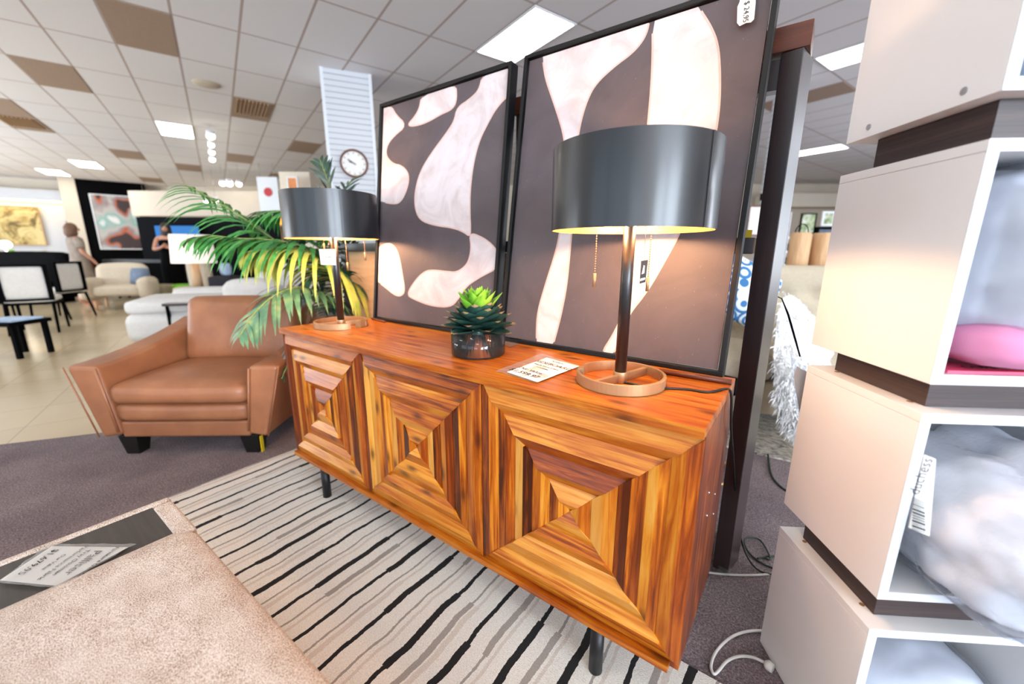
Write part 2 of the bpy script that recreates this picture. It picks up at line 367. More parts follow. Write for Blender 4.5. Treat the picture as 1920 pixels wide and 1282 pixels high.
    def sheet(s, P00, P10, P11, P01, n=10, wr=0, seed=0, th=.0006, lift=None):
        g = []; P00, P10, P11, P01 = map(Vector, (P00, P10, P11, P01)); nn = (P10-P00).cross(P01-P00).normalized()
        for z in (0, th):
            L = []
            for i in range(n+1):
                row = []
                for j in range(n+1):
                    a, b = i/n, j/n; p = (P00*(1-a)+P10*a)*(1-b)+(P01*(1-a)+P11*a)*b
                    h = wr*(noise.noise(Vector((a*3+seed, b*3, seed)))+.6*noise.noise(Vector((a*9, b*9+seed, 3)))) if wr else 0
                    p = p+nn*(abs(h)+z)
                    if lift: p = p+nn*lift(a, b)
                    row.append(s.v(p))
                L.append(row)
            g.append(L)
        for i in range(n):
            for j in range(n):
                s.face([g[1][i][j], g[1][i+1][j], g[1][i+1][j+1], g[1][i][j+1]], smooth=True)
                s.face([g[0][i][j], g[0][i][j+1], g[0][i+1][j+1], g[0][i+1][j]], smooth=True)
        return s

def link(name, data, parent=None):
    o = bpy.data.objects.new(name, data); C.objects.link(o)
    if parent: o.parent = parent
    return o
def chain(o):
    m_ = o.matrix_basis.copy()
    while o.parent: o = o.parent; m_ = o.matrix_basis @ m_
    return m_
def obj(name, mb, mats, parent=None, bevel=0, seg=2, sub=0, label=None, world=False, loc=None, rotz=0, wn=False):
    bm = mb.bm
    if world and parent is not None:
        bm.transform(chain(parent).inverted())
    bmesh.ops.recalc_face_normals(bm, faces=bm.faces[:])
    me = bpy.data.meshes.new(name); bm.to_mesh(me); bm.free()
    for m in (mats if isinstance(mats, (list, tuple)) else [mats]): me.materials.append(M[m] if isinstance(m, str) else m)
    o = link(name, me, parent)
    if loc is not None: o.location = loc
    if rotz: o.rotation_euler = (0, 0, rotz)
    if bevel:
        b = o.modifiers.new('bevel', 'BEVEL'); b.width = bevel; b.segments = seg; b.limit_method = 'ANGLE'; b.angle_limit = R(40); b.harden_normals = False
    if sub:
        b = o.modifiers.new('sub', 'SUBSURF'); b.levels = sub; b.render_levels = sub
    if label: o['label'] = label
    return o
def thing(name, label, cat, loc=(0, 0, 0), rotz=0, group=None):
    o = bpy.data.objects.new(name, None); C.objects.link(o); o.empty_display_size = .05
    o.location = loc; o.rotation_euler = (0, 0, rotz); o['label'] = label; o['category'] = cat
    if group: o['group'] = group
    o.matrix_basis = Matrix.Translation(Vector(loc)) @ Matrix.Rotation(rotz, 4, 'Z')
    return o
def tag(o, label, cat, group=None):
    o['label'] = label; o['category'] = cat
    if group: o['group'] = group
    return o
def struct(o, label=None):
    o['kind'] = 'structure'
    if label: o['label'] = label; o['category'] = o.name.split('_')[0].split('.')[0]
    return o
def text(name, body, size, mat_, T, parent, align='CENTER', ext=.0002):
    cu = bpy.data.curves.new(name, 'FONT'); cu.body = body; cu.size = size; cu.align_x = align; cu.align_y = 'CENTER'; cu.extrude = ext
    cu.resolution_u = 3; tmp = link('tmp', cu); bpy.context.view_layer.update()
    me = bpy.data.meshes.new_from_object(tmp.evaluated_get(bpy.context.evaluated_depsgraph_get())); bpy.data.objects.remove(tmp); bpy.data.curves.remove(cu)
    me.materials.clear(); me.materials.append(M[mat_]); me.name = name; o = link(name, me, parent)
    o.matrix_basis = (chain(parent).inverted() @ T) if parent else T
    return o
def frame_of(o, x, up):                      # matrix with x along, y up, z = normal
    x = Vector(x).normalized(); z = x.cross(Vector(up)).normalized(); y = z.cross(x)
    return basis(o, x, y, z)

# ================================================================== THE ROOM
CEIL = 3.63
ax = Vector((.949, -.315, 0)).normalized(); bx_ = Vector((-ax.y, ax.x, 0)); RA = math.atan2(ax.y, ax.x)
def ab(P): return (P.dot(ax), P.dot(bx_))
V = [(-22.5, -4), (-20.3, 4.2), (8, 22.6), (10, -8)]
# ceiling grid: aligned on the big light
c0 = flr(963, 120, CEIL); a0, b0 = ab(Vector(c0))
mb = MB(); mb.bm.free(); mb = MB()
ce = MB(); T = Matrix.Rotation(-RA, 4, 'Z') @ Matrix.Translation((-c0.x, -c0.y, 0))
ce.poly([(x, y, CEIL) for x, y in V], T); ce.poly([(x, y, CEIL+.1) for x, y in V[::-1]], T)
o = struct(obj('ceiling', ce, 'ceiling')); o.matrix_basis = Matrix.Translation((c0.x, c0.y, 0)) @ Matrix.Rotation(RA, 4, 'Z')
CT = o.matrix_basis.copy()                   # cell (i,j) -> CT @ (i*TA, j*TB)
f = MB(); f.poly([(x, y, 0) for x, y in V]); struct(obj('floor', f, 'tile'))
cp = [(-2.6, -2.3), (-1.9, -.85), (-1.62, -.43), (-1.25, .15), (-1.6, .45), (-4.9, .42), (-5.5, .8), (-6.5, 3), (-6, 10), (7.5, 20), (9.3, -7), (-2.2, -5.6)]
f = MB(); f.prism(cp, .006); struct(obj('floor_carpet', f, 'carpet'))
def wallseg(name, A, B, z0, z1, mat_, th=.12, back=1):
    A = Vector((*A, 0)); B = Vector((*B, 0)); d = (B-A).normalized(); n = Vector((-d.y, d.x, 0))*back*th
    m = MB(); m.hexa([(A.x, A.y, z0), (B.x, B.y, z0), (B.x+n.x, B.y+n.y, z0), (A.x+n.x, A.y+n.y, z0), (A.x, A.y, z1), (B.x, B.y, z1), (B.x+n.x, B.y+n.y, z1), (A.x+n.x, A.y+n.y, z1)])
    return struct(obj(name, m, mat_))
wallseg('wall_left', V[0], V[1], 0, CEIL, 'wall_warm')
wallseg('wall_back', V[1], V[2], 0, CEIL, 'wall')
wallseg('wall_right', V[2], (8.56, 11.8), 0, CEIL, 'wall'); wallseg('wall_right', (8.86, 7.8), (9.15, 5), 0, CEIL, 'wall')
wallseg('wall_right', (8.56, 11.8), (8.86, 7.8), 0, .5, 'wall'); wallseg('wall_right', (8.56, 11.8), (8.86, 7.8), 3.2, CEIL, 'wall')
wallseg('wall_right', (9.15, 5), (9.6, -1.1), 0, CEIL, 'wall')
wallseg('wall_right', (9.6, -1.1), (9.94, -7.2), 3.1, CEIL, 'wall'); wallseg('wall_right', (9.6, -1.1), (9.94, -7.2), 0, .45, 'wall'); wallseg('wall_right', (9.94, -7.2), V[3], 0, CEIL, 'wall')
def fy(x): return -4-4*(x+22.5)/32.5
def fseg(x0, x1, z0, z1): wallseg('wall_front', (x1, fy(x1)), (x0, fy(x0)), z0, z1, 'wall')
fseg(-22.5, -19.3, 0, CEIL); fseg(-6.7, -3.2, 0, CEIL); fseg(-19.3, -6.7, 3.1, CEIL); fseg(-19.3, -6.7, 0, .45); fseg(7.0, 10, 0, CEIL); fseg(-3.2, 7, 3.1, CEIL); fseg(-3.2, 7, 0, .45)
for k, bx in enumerate(WIN_B):  # frames and glass for every bay, the added left ones included
    m = MB(); x0, x1 = bx-1.6, bx+1.6
    for xa, xb in ((x0-.1, x0), (x1, x1+.1), (bx-.03, bx+.03)): 
        m.hexa([(xa, fy(xa)-.1, .45), (xb, fy(xb)-.1, .45), (xb, fy(xb), .45), (xa, fy(xa), .45), (xa, fy(xa)-.1, 3.1), (xb, fy(xb)-.1, 3.1), (xb, fy(xb), 3.1), (xa, fy(xa), 3.1)])
    wf = obj('window_%d' % (k+1), m, 'black_metal'); struct(wf)
    g = MB(); g.hexa([(x0, fy(x0)-.06, .45), (x1, fy(x1)-.06, .45), (x1, fy(x1)-.05, .45), (x0, fy(x0)-.05, .45), (x0, fy(x0)-.06, 3.1), (x1, fy(x1)-.06, 3.1), (x1, fy(x1)-.05, 3.1), (x0, fy(x0)-.05, 3.1)])
    obj('window_glass', g, 'glass', wf)

# column with the clock
pA = flr(600, 125, CEIL); pB = flr(694, 140, CEIL); dcol = (pB-pA); dcol.z = 0; wc = dcol.length; dcol.normalize(); ncol = Vector((dcol.y, -dcol.x, 0))
TC = basis((pA.x, pA.y, 0), dcol, -ncol, (0, 0, 1))
m = MB(); m.box(0, wc, 0, wc, 0, CEIL, TC); colm = obj('column', m, 'slat'); struct(colm)
m = MB()
for x in (-.012, wc-.03): m.box(x, x+.042, -.014, .03, .0, CEIL, TC)
tr = obj('corner_trim', m, 'white_edge', colm)
# clock on the column
ck = hit(664, 307, (pA.x, pA.y, 0), ncol); rr = (hit(690, 307, (pA.x, pA.y, 0), ncol)-hit(637, 307, (pA.x, pA.y, 0), ncol)).length/2
TK = basis(ck+ncol*.002, dcol, (0, 0, 1), ncol)
t = thing('wall_clock', 'round white-faced wall clock in a brown wooden rim on the white column', 'clock', ck)
m = MB(); m.lathe([(rr*.86, .0), (rr, .0), (rr, .03), (rr*.95, .045), (rr*.86, .03), (rr*.86, 0)], 40, TK); obj('rim', m, 'red_bar', t, world=True)
m = MB(); m.cyl(rr*.88, .0, .012, 40, TK); obj('dial', m, 'paper', t, world=True)
for k in range(12):
    a = k*PI/6; m = MB(); m.box(-.004, .004, rr*.68, rr*.8, .012, .014, TK @ Matrix.Rotation(a, 4, 'Z')); obj('hour_mark', m, 'ink', t, world=True)
for a, L, wd in ((R(58), .5, .007), (R(72), .38, .005)):
    m = MB(); m.box(-wd, wd, -rr*.12, rr*L, .014, .018, TK @ Matrix.Rotation(a, 4, 'Z')); obj('hand', m, 'ink', t, world=True)

# ceiling: lights, brown tiles, grilles
def cell_of(u, v):
    P = CT.inverted() @ flr(u, v, CEIL); return math.floor(P.x/TA), math.floor(P.y/TB)
def troffer(i, j, label, first=[None]):
    P = CT @ Vector((i*TA, j*TB, CEIL))
    t = thing('ceiling_light', label, 'light', P, RA, 'recessed ceiling light panels')
    if first[0] is None:
        m = MB(); e = .03
        m.box(.008, TA-.008, .008, e, -.012, .0); m.box(.008, TA-.008, TB-e, TB-.008, -.012, 0); m.box(.008, e, e, TB-e, -.012, 0); m.box(TA-e, TA-.008, e, TB-e, -.012, 0)
        a = obj('frame', m, 'white_edge', t); m = MB(); m.box(e, TA-e, e, TB-e, -.008, -.002); b = obj('diffuser', m, 'troffer', t); first[0] = (a.data, b.data)
    else:
        link('frame', first[0][0], t); link('diffuser', first[0][1], t)
i0, j0 = cell_of(990, 62)
cells = {}
for (u, v, lb) in ((990, 62, 'large bright light panel directly above the two paintings'), (325, 250, 'bright light panel left of the row of round spotlights'),
                   (145, 303, 'bright narrow-looking light panel, second from the left edge'), (80, 320, 'bright light panel farthest left, above the yellow picture'),
                   (1588, 105, 'bright light panel right of the dark rack, near the white cubes'), (1560, 282, 'long bright light panel seen low between rack and white cubes')):
    c_ = cell_of(u, v)
    if c_ not in cells: cells[c_] = 1; troffer(*c_, lb)
for (i, j) in ((3, -7), (4, 1), (1, -11), (6, -3), (7, 4), (-2, -12), (6, -9)):  # unseen panels added to raise the room light
    if (i+i0, j+j0) not in cells: cells[(i+i0, j+j0)] = 1; troffer(i+i0, j+j0, 'recessed ceiling light panel added behind or beside the camera for more light')
M['btile'] = plain('brown_ceiling_board', '#a48d7a', .85, 0, var=.05, scale=40)
for (u, v, lb) in ((245, 60, 'large brown ceiling board, the nearest one at top left'), (90, 152, 'brown ceiling board below the nearest one at far left'), (25, 215, 'brown ceiling board at the left edge behind the dark vent'),
               (216, 280, 'small brown ceiling board left of the bright light panel'), (567, 281, 'small tan ceiling board just left of the white column'), (447, 300, 'small tan ceiling board right of the round spotlights'),
               (1570, 170, 'grey-brown ceiling board seen between rack and upper white cube'), (350, 317, 'dim tan ceiling board just below the round spotlights'), (272, 334, 'far ochre ceiling board above the dark picture wall'), (520, 330, 'far tan ceiling board above the hanging sign')):
    i, j = cell_of(u, v)
    if (i, j) in cells: continue
    cells[(i, j)] = 1; m = MB(); m.box(.012, TA-.012, .012, TB-.012, -.006, 0)
    o = obj('ceiling_board', m, 'btile'); o.matrix_basis = Matrix.Translation(CT @ Vector((i*TA, j*TB, CEIL))) @ Matrix.Rotation(RA, 4, 'Z'); tag(o, lb, 'ceiling board', 'brown ceiling boards')
def grille(u, v, lb):
    i, j = cell_of(u, v); t = thing('air_grille', lb, 'vent', CT @ Vector((i*TA+.3, j*TB, CEIL)), RA)
    m = MB(); m.box(-.3, .9, .0, .6, -.01, 0); obj('backing', m, 'btile', t)
    m = MB()
    for k in range(9): m.box(.03, .87, .05+k*.055, .075+k*.055, -.03, -.01)
    obj('louvres', m, 'brass', t)
grille(466, 215, 'square copper-toned air grille in the ceiling left of the white column'); grille(32, 235, 'dark louvred air vent in the ceiling at the left edge')
P = flr(387, 157, CEIL); m = MB(); m.lathe([(0, -.035), (.11, -.03), (.17, -.012), (.185, 0)], 32, Matrix.Translation(P)); tag(obj('ceiling_speaker', m, 'beige_fab'), 'round beige speaker disc in the ceiling above the spotlights', 'speaker')
# spotlights
def spots(lst, zl, lb, grp, kind=('left', 'right')):
    for k, (u, v, rp) in enumerate(lst):
        P = flr(u, v, zl); d = (P-CP).dot(Fv0); r = rp*d/772
        t = thing('spotlight', lb, 'spotlight', P, 0, grp)
        m = MB(); m.cyl(r*.9, r*.3, r*1.2, 16); obj('housing', m, 'white_edge', t)
        m = MB(); m.sphere((0, 0, 0), (r*.9, r*.9, r*.8), 14, 8); obj('lens', m, 'led', t)
        m = MB(); m.cyl(.004, r*1.2, CEIL-P.z, 6); obj('stem', m, 'steel', t)
Fv0 = Vector((-math.sin(YAW), math.cos(YAW), 0))
spots([(395, 255, 7), (396, 272, 5), (397, 286, 5), (398, 299, 5)], 3.42, 'round ceiling spotlight in the row running away above the palm', 'row of ceiling spotlights')
spots([(417, 344, 5), (430, 344, 6), (448, 345, 5), (418, 370, 4), (432, 370, 4), (446, 371, 4)], 3.1, 'small round spotlight in the cluster behind the palm fronds', 'cluster of far spotlights')
spots([(388, 377, 5), (404, 376, 5)], 2.6, 'small round spotlight low over the dark wall behind the palm', 'low far spotlights')
spots([(275, 398, 5)], 2.5, 'single round spotlight right of the black display wall', 'low far spotlight')

# ================================================================== SIDEBOARD
SW, SD, SB, ST = 1.8, .415, .182, .814; TH = .023
t = thing('sideboard', 'glossy orange-brown acacia sideboard with three carved diamond-pattern doors on black metal legs', 'sideboard', (SW/2, SD/2, 0))
def tr_(): return (random.random(), random.random()**2, random.random(), 1)
m = MB()                                      # top: glued boards along x
nb = 6
for k in range(nb):
    y0 = SD*k/nb; y1 = SD*(k+1)/nb
    m.grain(0, SW, y0, y1, ST-TH, ST, tint=(random.uniform(.46, .66), random.uniform(.7, 1), 0, 1))
top = obj('top', m, 'acacia', t, world=True)
m = MB()
m.grain(0, .02, .022, SD, SB, ST-TH-.001, axis=2, tint=(.15, .35, 0, 1)); m.grain(SW-.02, SW, .022, SD, SB, ST-TH-.001, axis=2, tint=(.12, .35, 0, 1))
m.grain(.02, SW-.02, .022, SD, SB, SB+.02, tint=(.3, .4, 0, 1)); m.grain(0, SW-.02, 0, .022, SB, SB+.018, tint=(.5, .5, 0, 1)); m.grain(.02, SW-.02, SD-.01, SD, SB+.02, ST-TH, tint=(.2, .3, 0, 1))
obj('body', m, 'acacia', t, world=True)
def door(x0, x1, z0, z1):
    m = MB(); W_, H_ = x1-x0, z1-z0; cx, cz = (x0+x1)/2, (z0+z1)/2
    # each of the four triangles is its own stack of slanted planks, cut along the diagonals
    rn = random
    for side in range(4):
        horiz = side in (0, 2)
        nb = 4 if horiz else 5
        cuts = [0]; ws = [rn.uniform(.8, 1.2) for _ in range(nb)]; tot = sum(ws)
        for w_ in ws: cuts.append(cuts[-1]+w_/tot)
        prof = []                             # (s0, d0, s1, d1) faces; depth d is outwards
        for k in range(nb):
            s0, s1 = cuts[k], cuts[k+1]; lo = .002; hi = rn.uniform(.017, .0215); r_ = rn.uniform(.56, .64)
            if horiz: prof += [(s0, lo, s0+(s1-s0)*r_, hi), (s0+(s1-s0)*r_, hi, s1, .002)]
            else: prof += [(s0, lo+.006, s0+(s1-s0)*.5, .012 if k % 2 else .015), (s0+(s1-s0)*.5, .012 if k % 2 else .015, s1, .007)]
        def pt(s_, d, e):
            hx, hz = W_/2*(1-s_), H_/2*(1-s_)
            q = {0: (-hx+2*hx*e, hz), 1: (hx, hz-2*hz*e), 2: (hx-2*hx*e, -hz), 3: (-hx, -hz+2*hz*e)}[side]
            return (cx+q[0], .022-d, cz+q[1])
        for (s0, d0, s1, d1) in prof:
            off = (rn.random()*30, rn.random()*30); ti = (min(1, max(0, rn.gauss(.58 if horiz else .46, .2 if horiz else .28))), rn.random()**1.3, 0, 1); ax_ = 0 if horiz else 2; bx2 = 2-ax_
            def add(pp):
                vs = [m.v(q) for q in pp]; m.face(vs, uv=[(v_.co[ax_]+off[0], v_.co[bx2]+v_.co.y+off[1]) for v_ in vs], tint=ti)
            if s1 < .999: add([pt(s0, d0, 0), pt(s0, d0, 1), pt(s1, d1, 1), pt(s1, d1, 0)])
            else: add([pt(s0, d0, 0), pt(s0, d0, 1), pt(s1, d1, .5)])
            for e in (0, 1): add([pt(s0, d0, e), pt(s1, d1, e), pt(s1, -.001, e), pt(s0, -.001, e)])
        a_, b_ = pt(0, prof[0][1], 0), pt(0, prof[0][1], 1); m.face([m.v(q) for q in (a_, b_, pt(0, -.001, 1), pt(0, -.001, 0))], tint=(.4, .5, 0, 1))
    # rim so that the door has thickness
    a = [m.v(q) for q in ((x0, .022, z0), (x1, .022, z0), (x1, .022, z1), (x0, .022, z1))]
    m.face(a)
    return obj('door', m, 'acacia', t, world=True)
dz0, dz1 = SB+.019, ST-TH-.006
for k in range(3): door(SW/3*k+(.0005 if k == 0 else .0015), SW/3*(k+1)-.0015 if k < 2 else SW-.0005, dz0, dz1)
m = MB()
for y0 in (.02, SD-.045): m.box(.03, SW-.03, y0, y0+.025, SB-.022, SB-.001)
for x0 in (.03, SW-.055): m.box(x0, x0+.025, .045, SD-.045, SB-.022, SB-.001)
obj('base_frame', m, 'black_metal', t, world=True)
for x_ in (.21, 1.59):
    for y_ in (.033, SD-.033):
        m = MB(); m.cyl(.019, .011, SB-.022, 20, Matrix.Translation((x_, y_, .0065))); obj('leg', m, 'black_metal', t, world=True)
m = MB()
for (u, v) in ((1329, 923), (1340, 926), (1325, 966), (1337, 963)):
    P = hit(u, v, (SW, 0, 0), (1, 0, 0)); m.sphere((SW, P.y, P.z), .003, 8, 6)
obj('screw_heads', m, 'steel', t, world=True)

# ================================================================== PAINTINGS
def painting(name, label, x0, x1, lean_top, H, shapes, lines=()):
    lean = math.atan2(lean_top, 1.04); y0 = .40
    t = thing(name, label, 'painting', ((x0+x1)/2, y0, ST))
    u_ = Vector((0, math.sin(lean), math.cos(lean))); nrm = Vector((0, -math.cos(lean), math.sin(lean)))
    O = Vector((x0, y0, ST+.001)); T = basis(O, (1, 0, 0), u_, nrm); W_ = x1-x0; fw = .014; dpt = .045
    m = MB(); m.box(0, W_, 0, fw, -dpt, 0, T); m.box(0, W_, H-fw, H, -dpt, 0, T); m.box(0, fw, fw, H-fw, -dpt, 0, T); m.box(W_-fw, W_, fw, H-fw, -dpt, 0, T)
    obj('frame', m, 'frame_black', t, world=True, bevel=.0015)
    Oc = O-nrm*.012
    m = MB(); m.box(fw+.004, W_-fw-.004, fw+.004, H-fw-.004, -.02, -.012, T)
    lo_x, hi_x, lo_y, hi_y = fw+.004, W_-fw-.004, fw+.004, H-fw-.004
    Ti = T.inverted()
    def smooth_closed(p, it=2):
        for _ in range(it):
            q = []
            for i in range(len(p)):
                a, b = p[i], p[(i+1) % len(p)]; q += [(a[0]*.75+b[0]*.25, a[1]*.75+b[1]*.25), (a[0]*.25+b[0]*.75, a[1]*.25+b[1]*.75)]
            p = q
        return p
    def clip(p):
        def half(p, f, inter):
            o = []
            for i in range(len(p)):
                a, b = p[i], p[(i+1) % len(p)]
                if f(a): o.append(a)
                if f(a) != f(b): o.append(inter(a, b))
            return o
        for ax__, lim, sg in ((0, lo_x, 1), (0, hi_x, -1), (1, lo_y, 1), (1, hi_y, -1)):
            def inter(a, b):
                tt = (lim-a[ax__])/(b[ax__]-a[ax__]); return (a[0]+(b[0]-a[0])*tt, a[1]+(b[1]-a[1])*tt)
            if p: p = half(p, lambda a: (a[ax__]-lim)*sg >= 0, inter)
        return p
    for k, shp in enumerate(shapes):
        loc = [Ti @ hit(u, v, Oc, nrm) for u, v in shp]; loc = smooth_closed([(q.x, q.y) for q in loc])
        cx = sum(q[0] for q in loc)/len(loc); cy = sum(q[1] for q in loc)/len(loc)
        area_ = sum(loc[i][0]*loc[(i+1) % len(loc)][1]-loc[(i+1) % len(loc)][0]*loc[i][1] for i in range(len(loc)))
        sgn = 1 if area_ > 0 else -1
        def off(p, d):
            o = []
            for i in range(len(p)):
                a, b = p[i-1], p[(i+1) % len(p)]; tx, ty = b[0]-a[0], b[1]-a[1]; L = math.hypot(tx, ty) or 1
                o.append((p[i][0]+ty/L*d*sgn, p[i][1]-tx/L*d*sgn))
            return o
        q = clip(loc)
        if len(q) > 2:
            vs = [m.v((a, b, -.0116), T) for a, b in q]
            for tri in tessellate_polygon([[Vector((a, b, 0)) for a, b in q]]): m.face([vs[i] for i in tri], mi=1)
        oo, ii = off(loc, .0035), off(loc, -.0025)
        for i in range(len(loc)):
            j = (i+1) % len(loc); q = [oo[i], oo[j], ii[j], ii[i]]
            if all(lo_x <= a <= hi_x and lo_y <= b <= hi_y for a, b in q): m.face([m.v((a, b, -.0112), T) for a, b in q], mi=2)
    bmesh.ops.triangulate(m.bm, faces=[f for f in m.bm.faces if len(f.verts) > 4])
    obj('canvas', m, ['canvas', 'cream', 'pinkish'], t, world=True)
    return t, T, O, nrm
L1 = [[(717, 200), (735, 200), (742, 215), (763, 235), (740, 254), (727, 270), (723, 290), (735, 307), (755, 311), (768, 328), (764, 354), (752, 379), (737, 383), (700, 374), (700, 250)],
      [(790, 180), (855, 155), (857, 187), (850, 204), (827, 214), (800, 230), (774, 237), (764, 234), (777, 220), (787, 202)],
      [(905, 140), (960, 120), (960, 180), (949, 182), (930, 204), (917, 227), (900, 260), (889, 300), (882, 350), (881, 394), (883, 437), (879, 442), (872, 436), (852, 427), (813, 422), (787, 412), (778, 390), (778, 360), (787, 324), (807, 290), (837, 250), (852, 227), (857, 202), (880, 187), (898, 170)],
      [(880, 436), (905, 445), (927, 462), (935, 480), (935, 502), (911, 513), (892, 524), (874, 537), (860, 560), (845, 576), (808, 573), (777, 561), (762, 552), (780, 524), (795, 510), (808, 506), (836, 509), (855, 511), (870, 502), (880, 488), (884, 462)],
      [(690, 480), (703, 470), (712, 462), (730, 455), (743, 465), (750, 487), (755, 517), (760, 546), (752, 555), (740, 553), (719, 535), (690, 515)]]
L2 = [[(1017, 100), (1022, 144), (1037, 187), (1047, 217), (1056, 247), (1060, 275), (1057, 350), (1051, 433), (1041, 478), (1025, 527), (1008, 585), (1006, 625), (1007, 650), (1036, 650), (1043, 625), (1052, 590), (1062, 540), (1068, 478), (1072, 433), (1080, 350), (1082, 267), (1089, 227), (1101, 187), (1117, 157), (1151, 125), (1188, 98), (1210, 70), (1218, 40), (1217, 20), (1017, 60)],
      [(1224, 20), (1224, 134), (1214, 250), (1204, 340), (1186, 433), (1180, 540), (1168, 590), (1150, 628), (1126, 665), (1150, 668), (1165, 625), (1178, 590), (1215, 544), (1248, 486), (1277, 433), (1310, 340), (1340, 262), (1349, 200), (1350, 134), (1346, 83), (1333, 50), (1312, 18), (1290, -20)]]
painting('framed_painting', 'black-framed abstract painting of cream blobs on charcoal, the left canvas behind the succulent', .143, .933, .125, 1.045, L1)
tp, TPm, OP, nP = painting('framed_painting', 'black-framed abstract painting with tall cream shapes behind the right lamp', .965, 1.769, .16, 1.07, L2)
# price tag on right painting
pc = [hit(u, v, OP+nP*.002, nP) for u, v in ((1390, -14), (1417, -12), (1417, 6), (1414, 37), (1408, 43), (1399, 44), (1387, 50), (1382, 44), (1383, 14), (1387, 5))]
m = MB(); Ti = TPm.inverted(); loc = [Ti @ p for p in pc]; m.prism([(q.x, q.y) for q in loc][::-1], .001, TPm @ Matrix.Translation((0, 0, .004)))
pt_ = thing('price_tag', 'small white handwritten price tag hanging at the top right of the right painting', 'tag', pc[3]); obj('card', m, 'paper', pt_, world=True)
pm = hit(1399, 22, OP+nP*.0065, nP)
xdir = (hit(1398, 40, OP, nP)-hit(1401, 6, OP, nP)).normalized(); up_ = nP.cross(xdir)
text('lettering', '$ 24,95', .018, 'ink', basis(pm, xdir, up_, nP), pt_)
m = MB(); m.tube([hit(1401, -12, OP+nP*.006, nP), hit(1402, -30, OP+nP*.006, nP)], .0007, 5); obj('string', m, 'ink', pt_, world=True)

# ================================================================== TABLE LAMPS
Rv = Vector((math.cos(YAW), math.sin(YAW), 0)); Fv = Vector((-math.sin(YAW), math.cos(YAW), 0))
def lamp(c, label, rot, bar, chains, grp='pair of black drum table lamps'):
    t = thing('table_lamp', label, 'lamp', (c[0], c[1], ST+.0005), 0, grp)
    Tr = Matrix.Rotation(rot, 4, 'Z')
    m = MB(); ro, ri, h = .118, .110, .028
    a0, a1 = R(12), R(348)
    rings = []
    prof = [(ri, .0), (ro, .0), (ro, h), (ri, h), (ri, .0)]
    m.lathe(prof, 56, Tr, a0=a0, a1=a1, smooth=False)
    for aa in (a0, a1): m.poly([(r*math.cos(aa), r*math.sin(aa), z) for r, z in prof[:4]], Tr)
    m.box(-ri, ri, -.006, .006, 0, .022, Matrix.Rotation(bar, 4, 'Z'))
    m.box(ri-.012, ri+.004, -.012, .012, 0, h+.004, Matrix.Rotation(rot+R(13), 4, 'Z')); m.box(ri-.002, ri+.012, -.006, .006, .002, h-.004, Matrix.Rotation(R(34), 4, 'Z'))
    m.cyl(.019, .0, .03, 24)
    obj('base', m, 'brass', t, bevel=.0008)
    m = MB(); m.cyl(.0155, .03, .50, 24); obj('pole', m, 'lamp_black', t)
    z0, z1, r = .398, .588, .197
    m = MB(); m.lathe([(r, z0), (r, z1)], 72); m.lathe([(r, z1), (r-.003, z1)], 72); m.lathe([(r, z0), (r-.003, z0)], 72)
    m.box(r-.001, r+.0012, -.004, .004, z0, z1, Matrix.Rotation(YAW-R(90)+R(35), 4, 'Z'))
    sh = obj('shade', m, 'lamp_black', t)
    m = MB(); m.lathe([(r-.003, z0), (r-.003, z1)], 72); obj('lining', m, 'lamp_gold', sh)
    m = MB()
    for k in range(3): m.tube([(0, 0, z1-.012), ((r-.003)*math.cos(k*2.094+.4), (r-.003)*math.sin(k*2.094+.4), z1-.012)], .002, 6)
    m.cyl(.012, .49, z1-.005, 12); obj('spider', m, 'brass', t)
    for sgn in (-1, 1):
        p = Rv*sgn*.055
        m = MB(); m.tube([(0, 0, .49), (p.x*.8, p.y*.8, .49)], .009, 8); m.cyl(.014, -.03, .012, 12, Matrix.Translation((p.x, p.y, .50))); so = obj('socket', m, 'brass', t)
        m = MB(); m.sphere((p.x*1.02, p.y*1.02, .435), (.022, .022, .03), 14, 10); bu = obj('bulb', m, 'bulb', t)
        l = bpy.data.lights.new('bulb_light', 'POINT'); l.energy = 9; l.color = (1, .56, .28); l.shadow_soft_size = .018
        lo = bpy.data.objects.new('bulb_light', l); C.objects.link(lo); lo.parent = t; lo.location = (p.x*1.02, p.y*1.02, .437)
    for (dx, dy, L) in chains:
        P = Rv*dx+Fv*dy; m = MB(); z = .49
        while z > z0-L: m.sphere((P.x, P.y, z), .0021, 6, 4); z -= .0062
        m.tube([(P.x, P.y, .49), (P.x, P.y, z0-L)], .0006, 4)
        pc_ = obj('pull_chain', m, 'brass', t); m = MB(); m.cyl(.0042, z0-L-.036, z0-L, 12, Matrix.Translation((P.x, P.y, 0))); obj('pull', m, 'brass', pc_)
    return t
LR = lamp((1.548, .19), 'black drum-shade table lamp on a brass ring base, the nearer one at right', R(186), R(72), [(-.083, .0, .105), (.055, .0, .115)])
LL = lamp((.176, .204), 'black drum-shade table lamp on a brass ring base at the far left end', R(0), R(72), [(-.045, -.0, .02), (.045, .02, .105), (.13, .02, .06)])
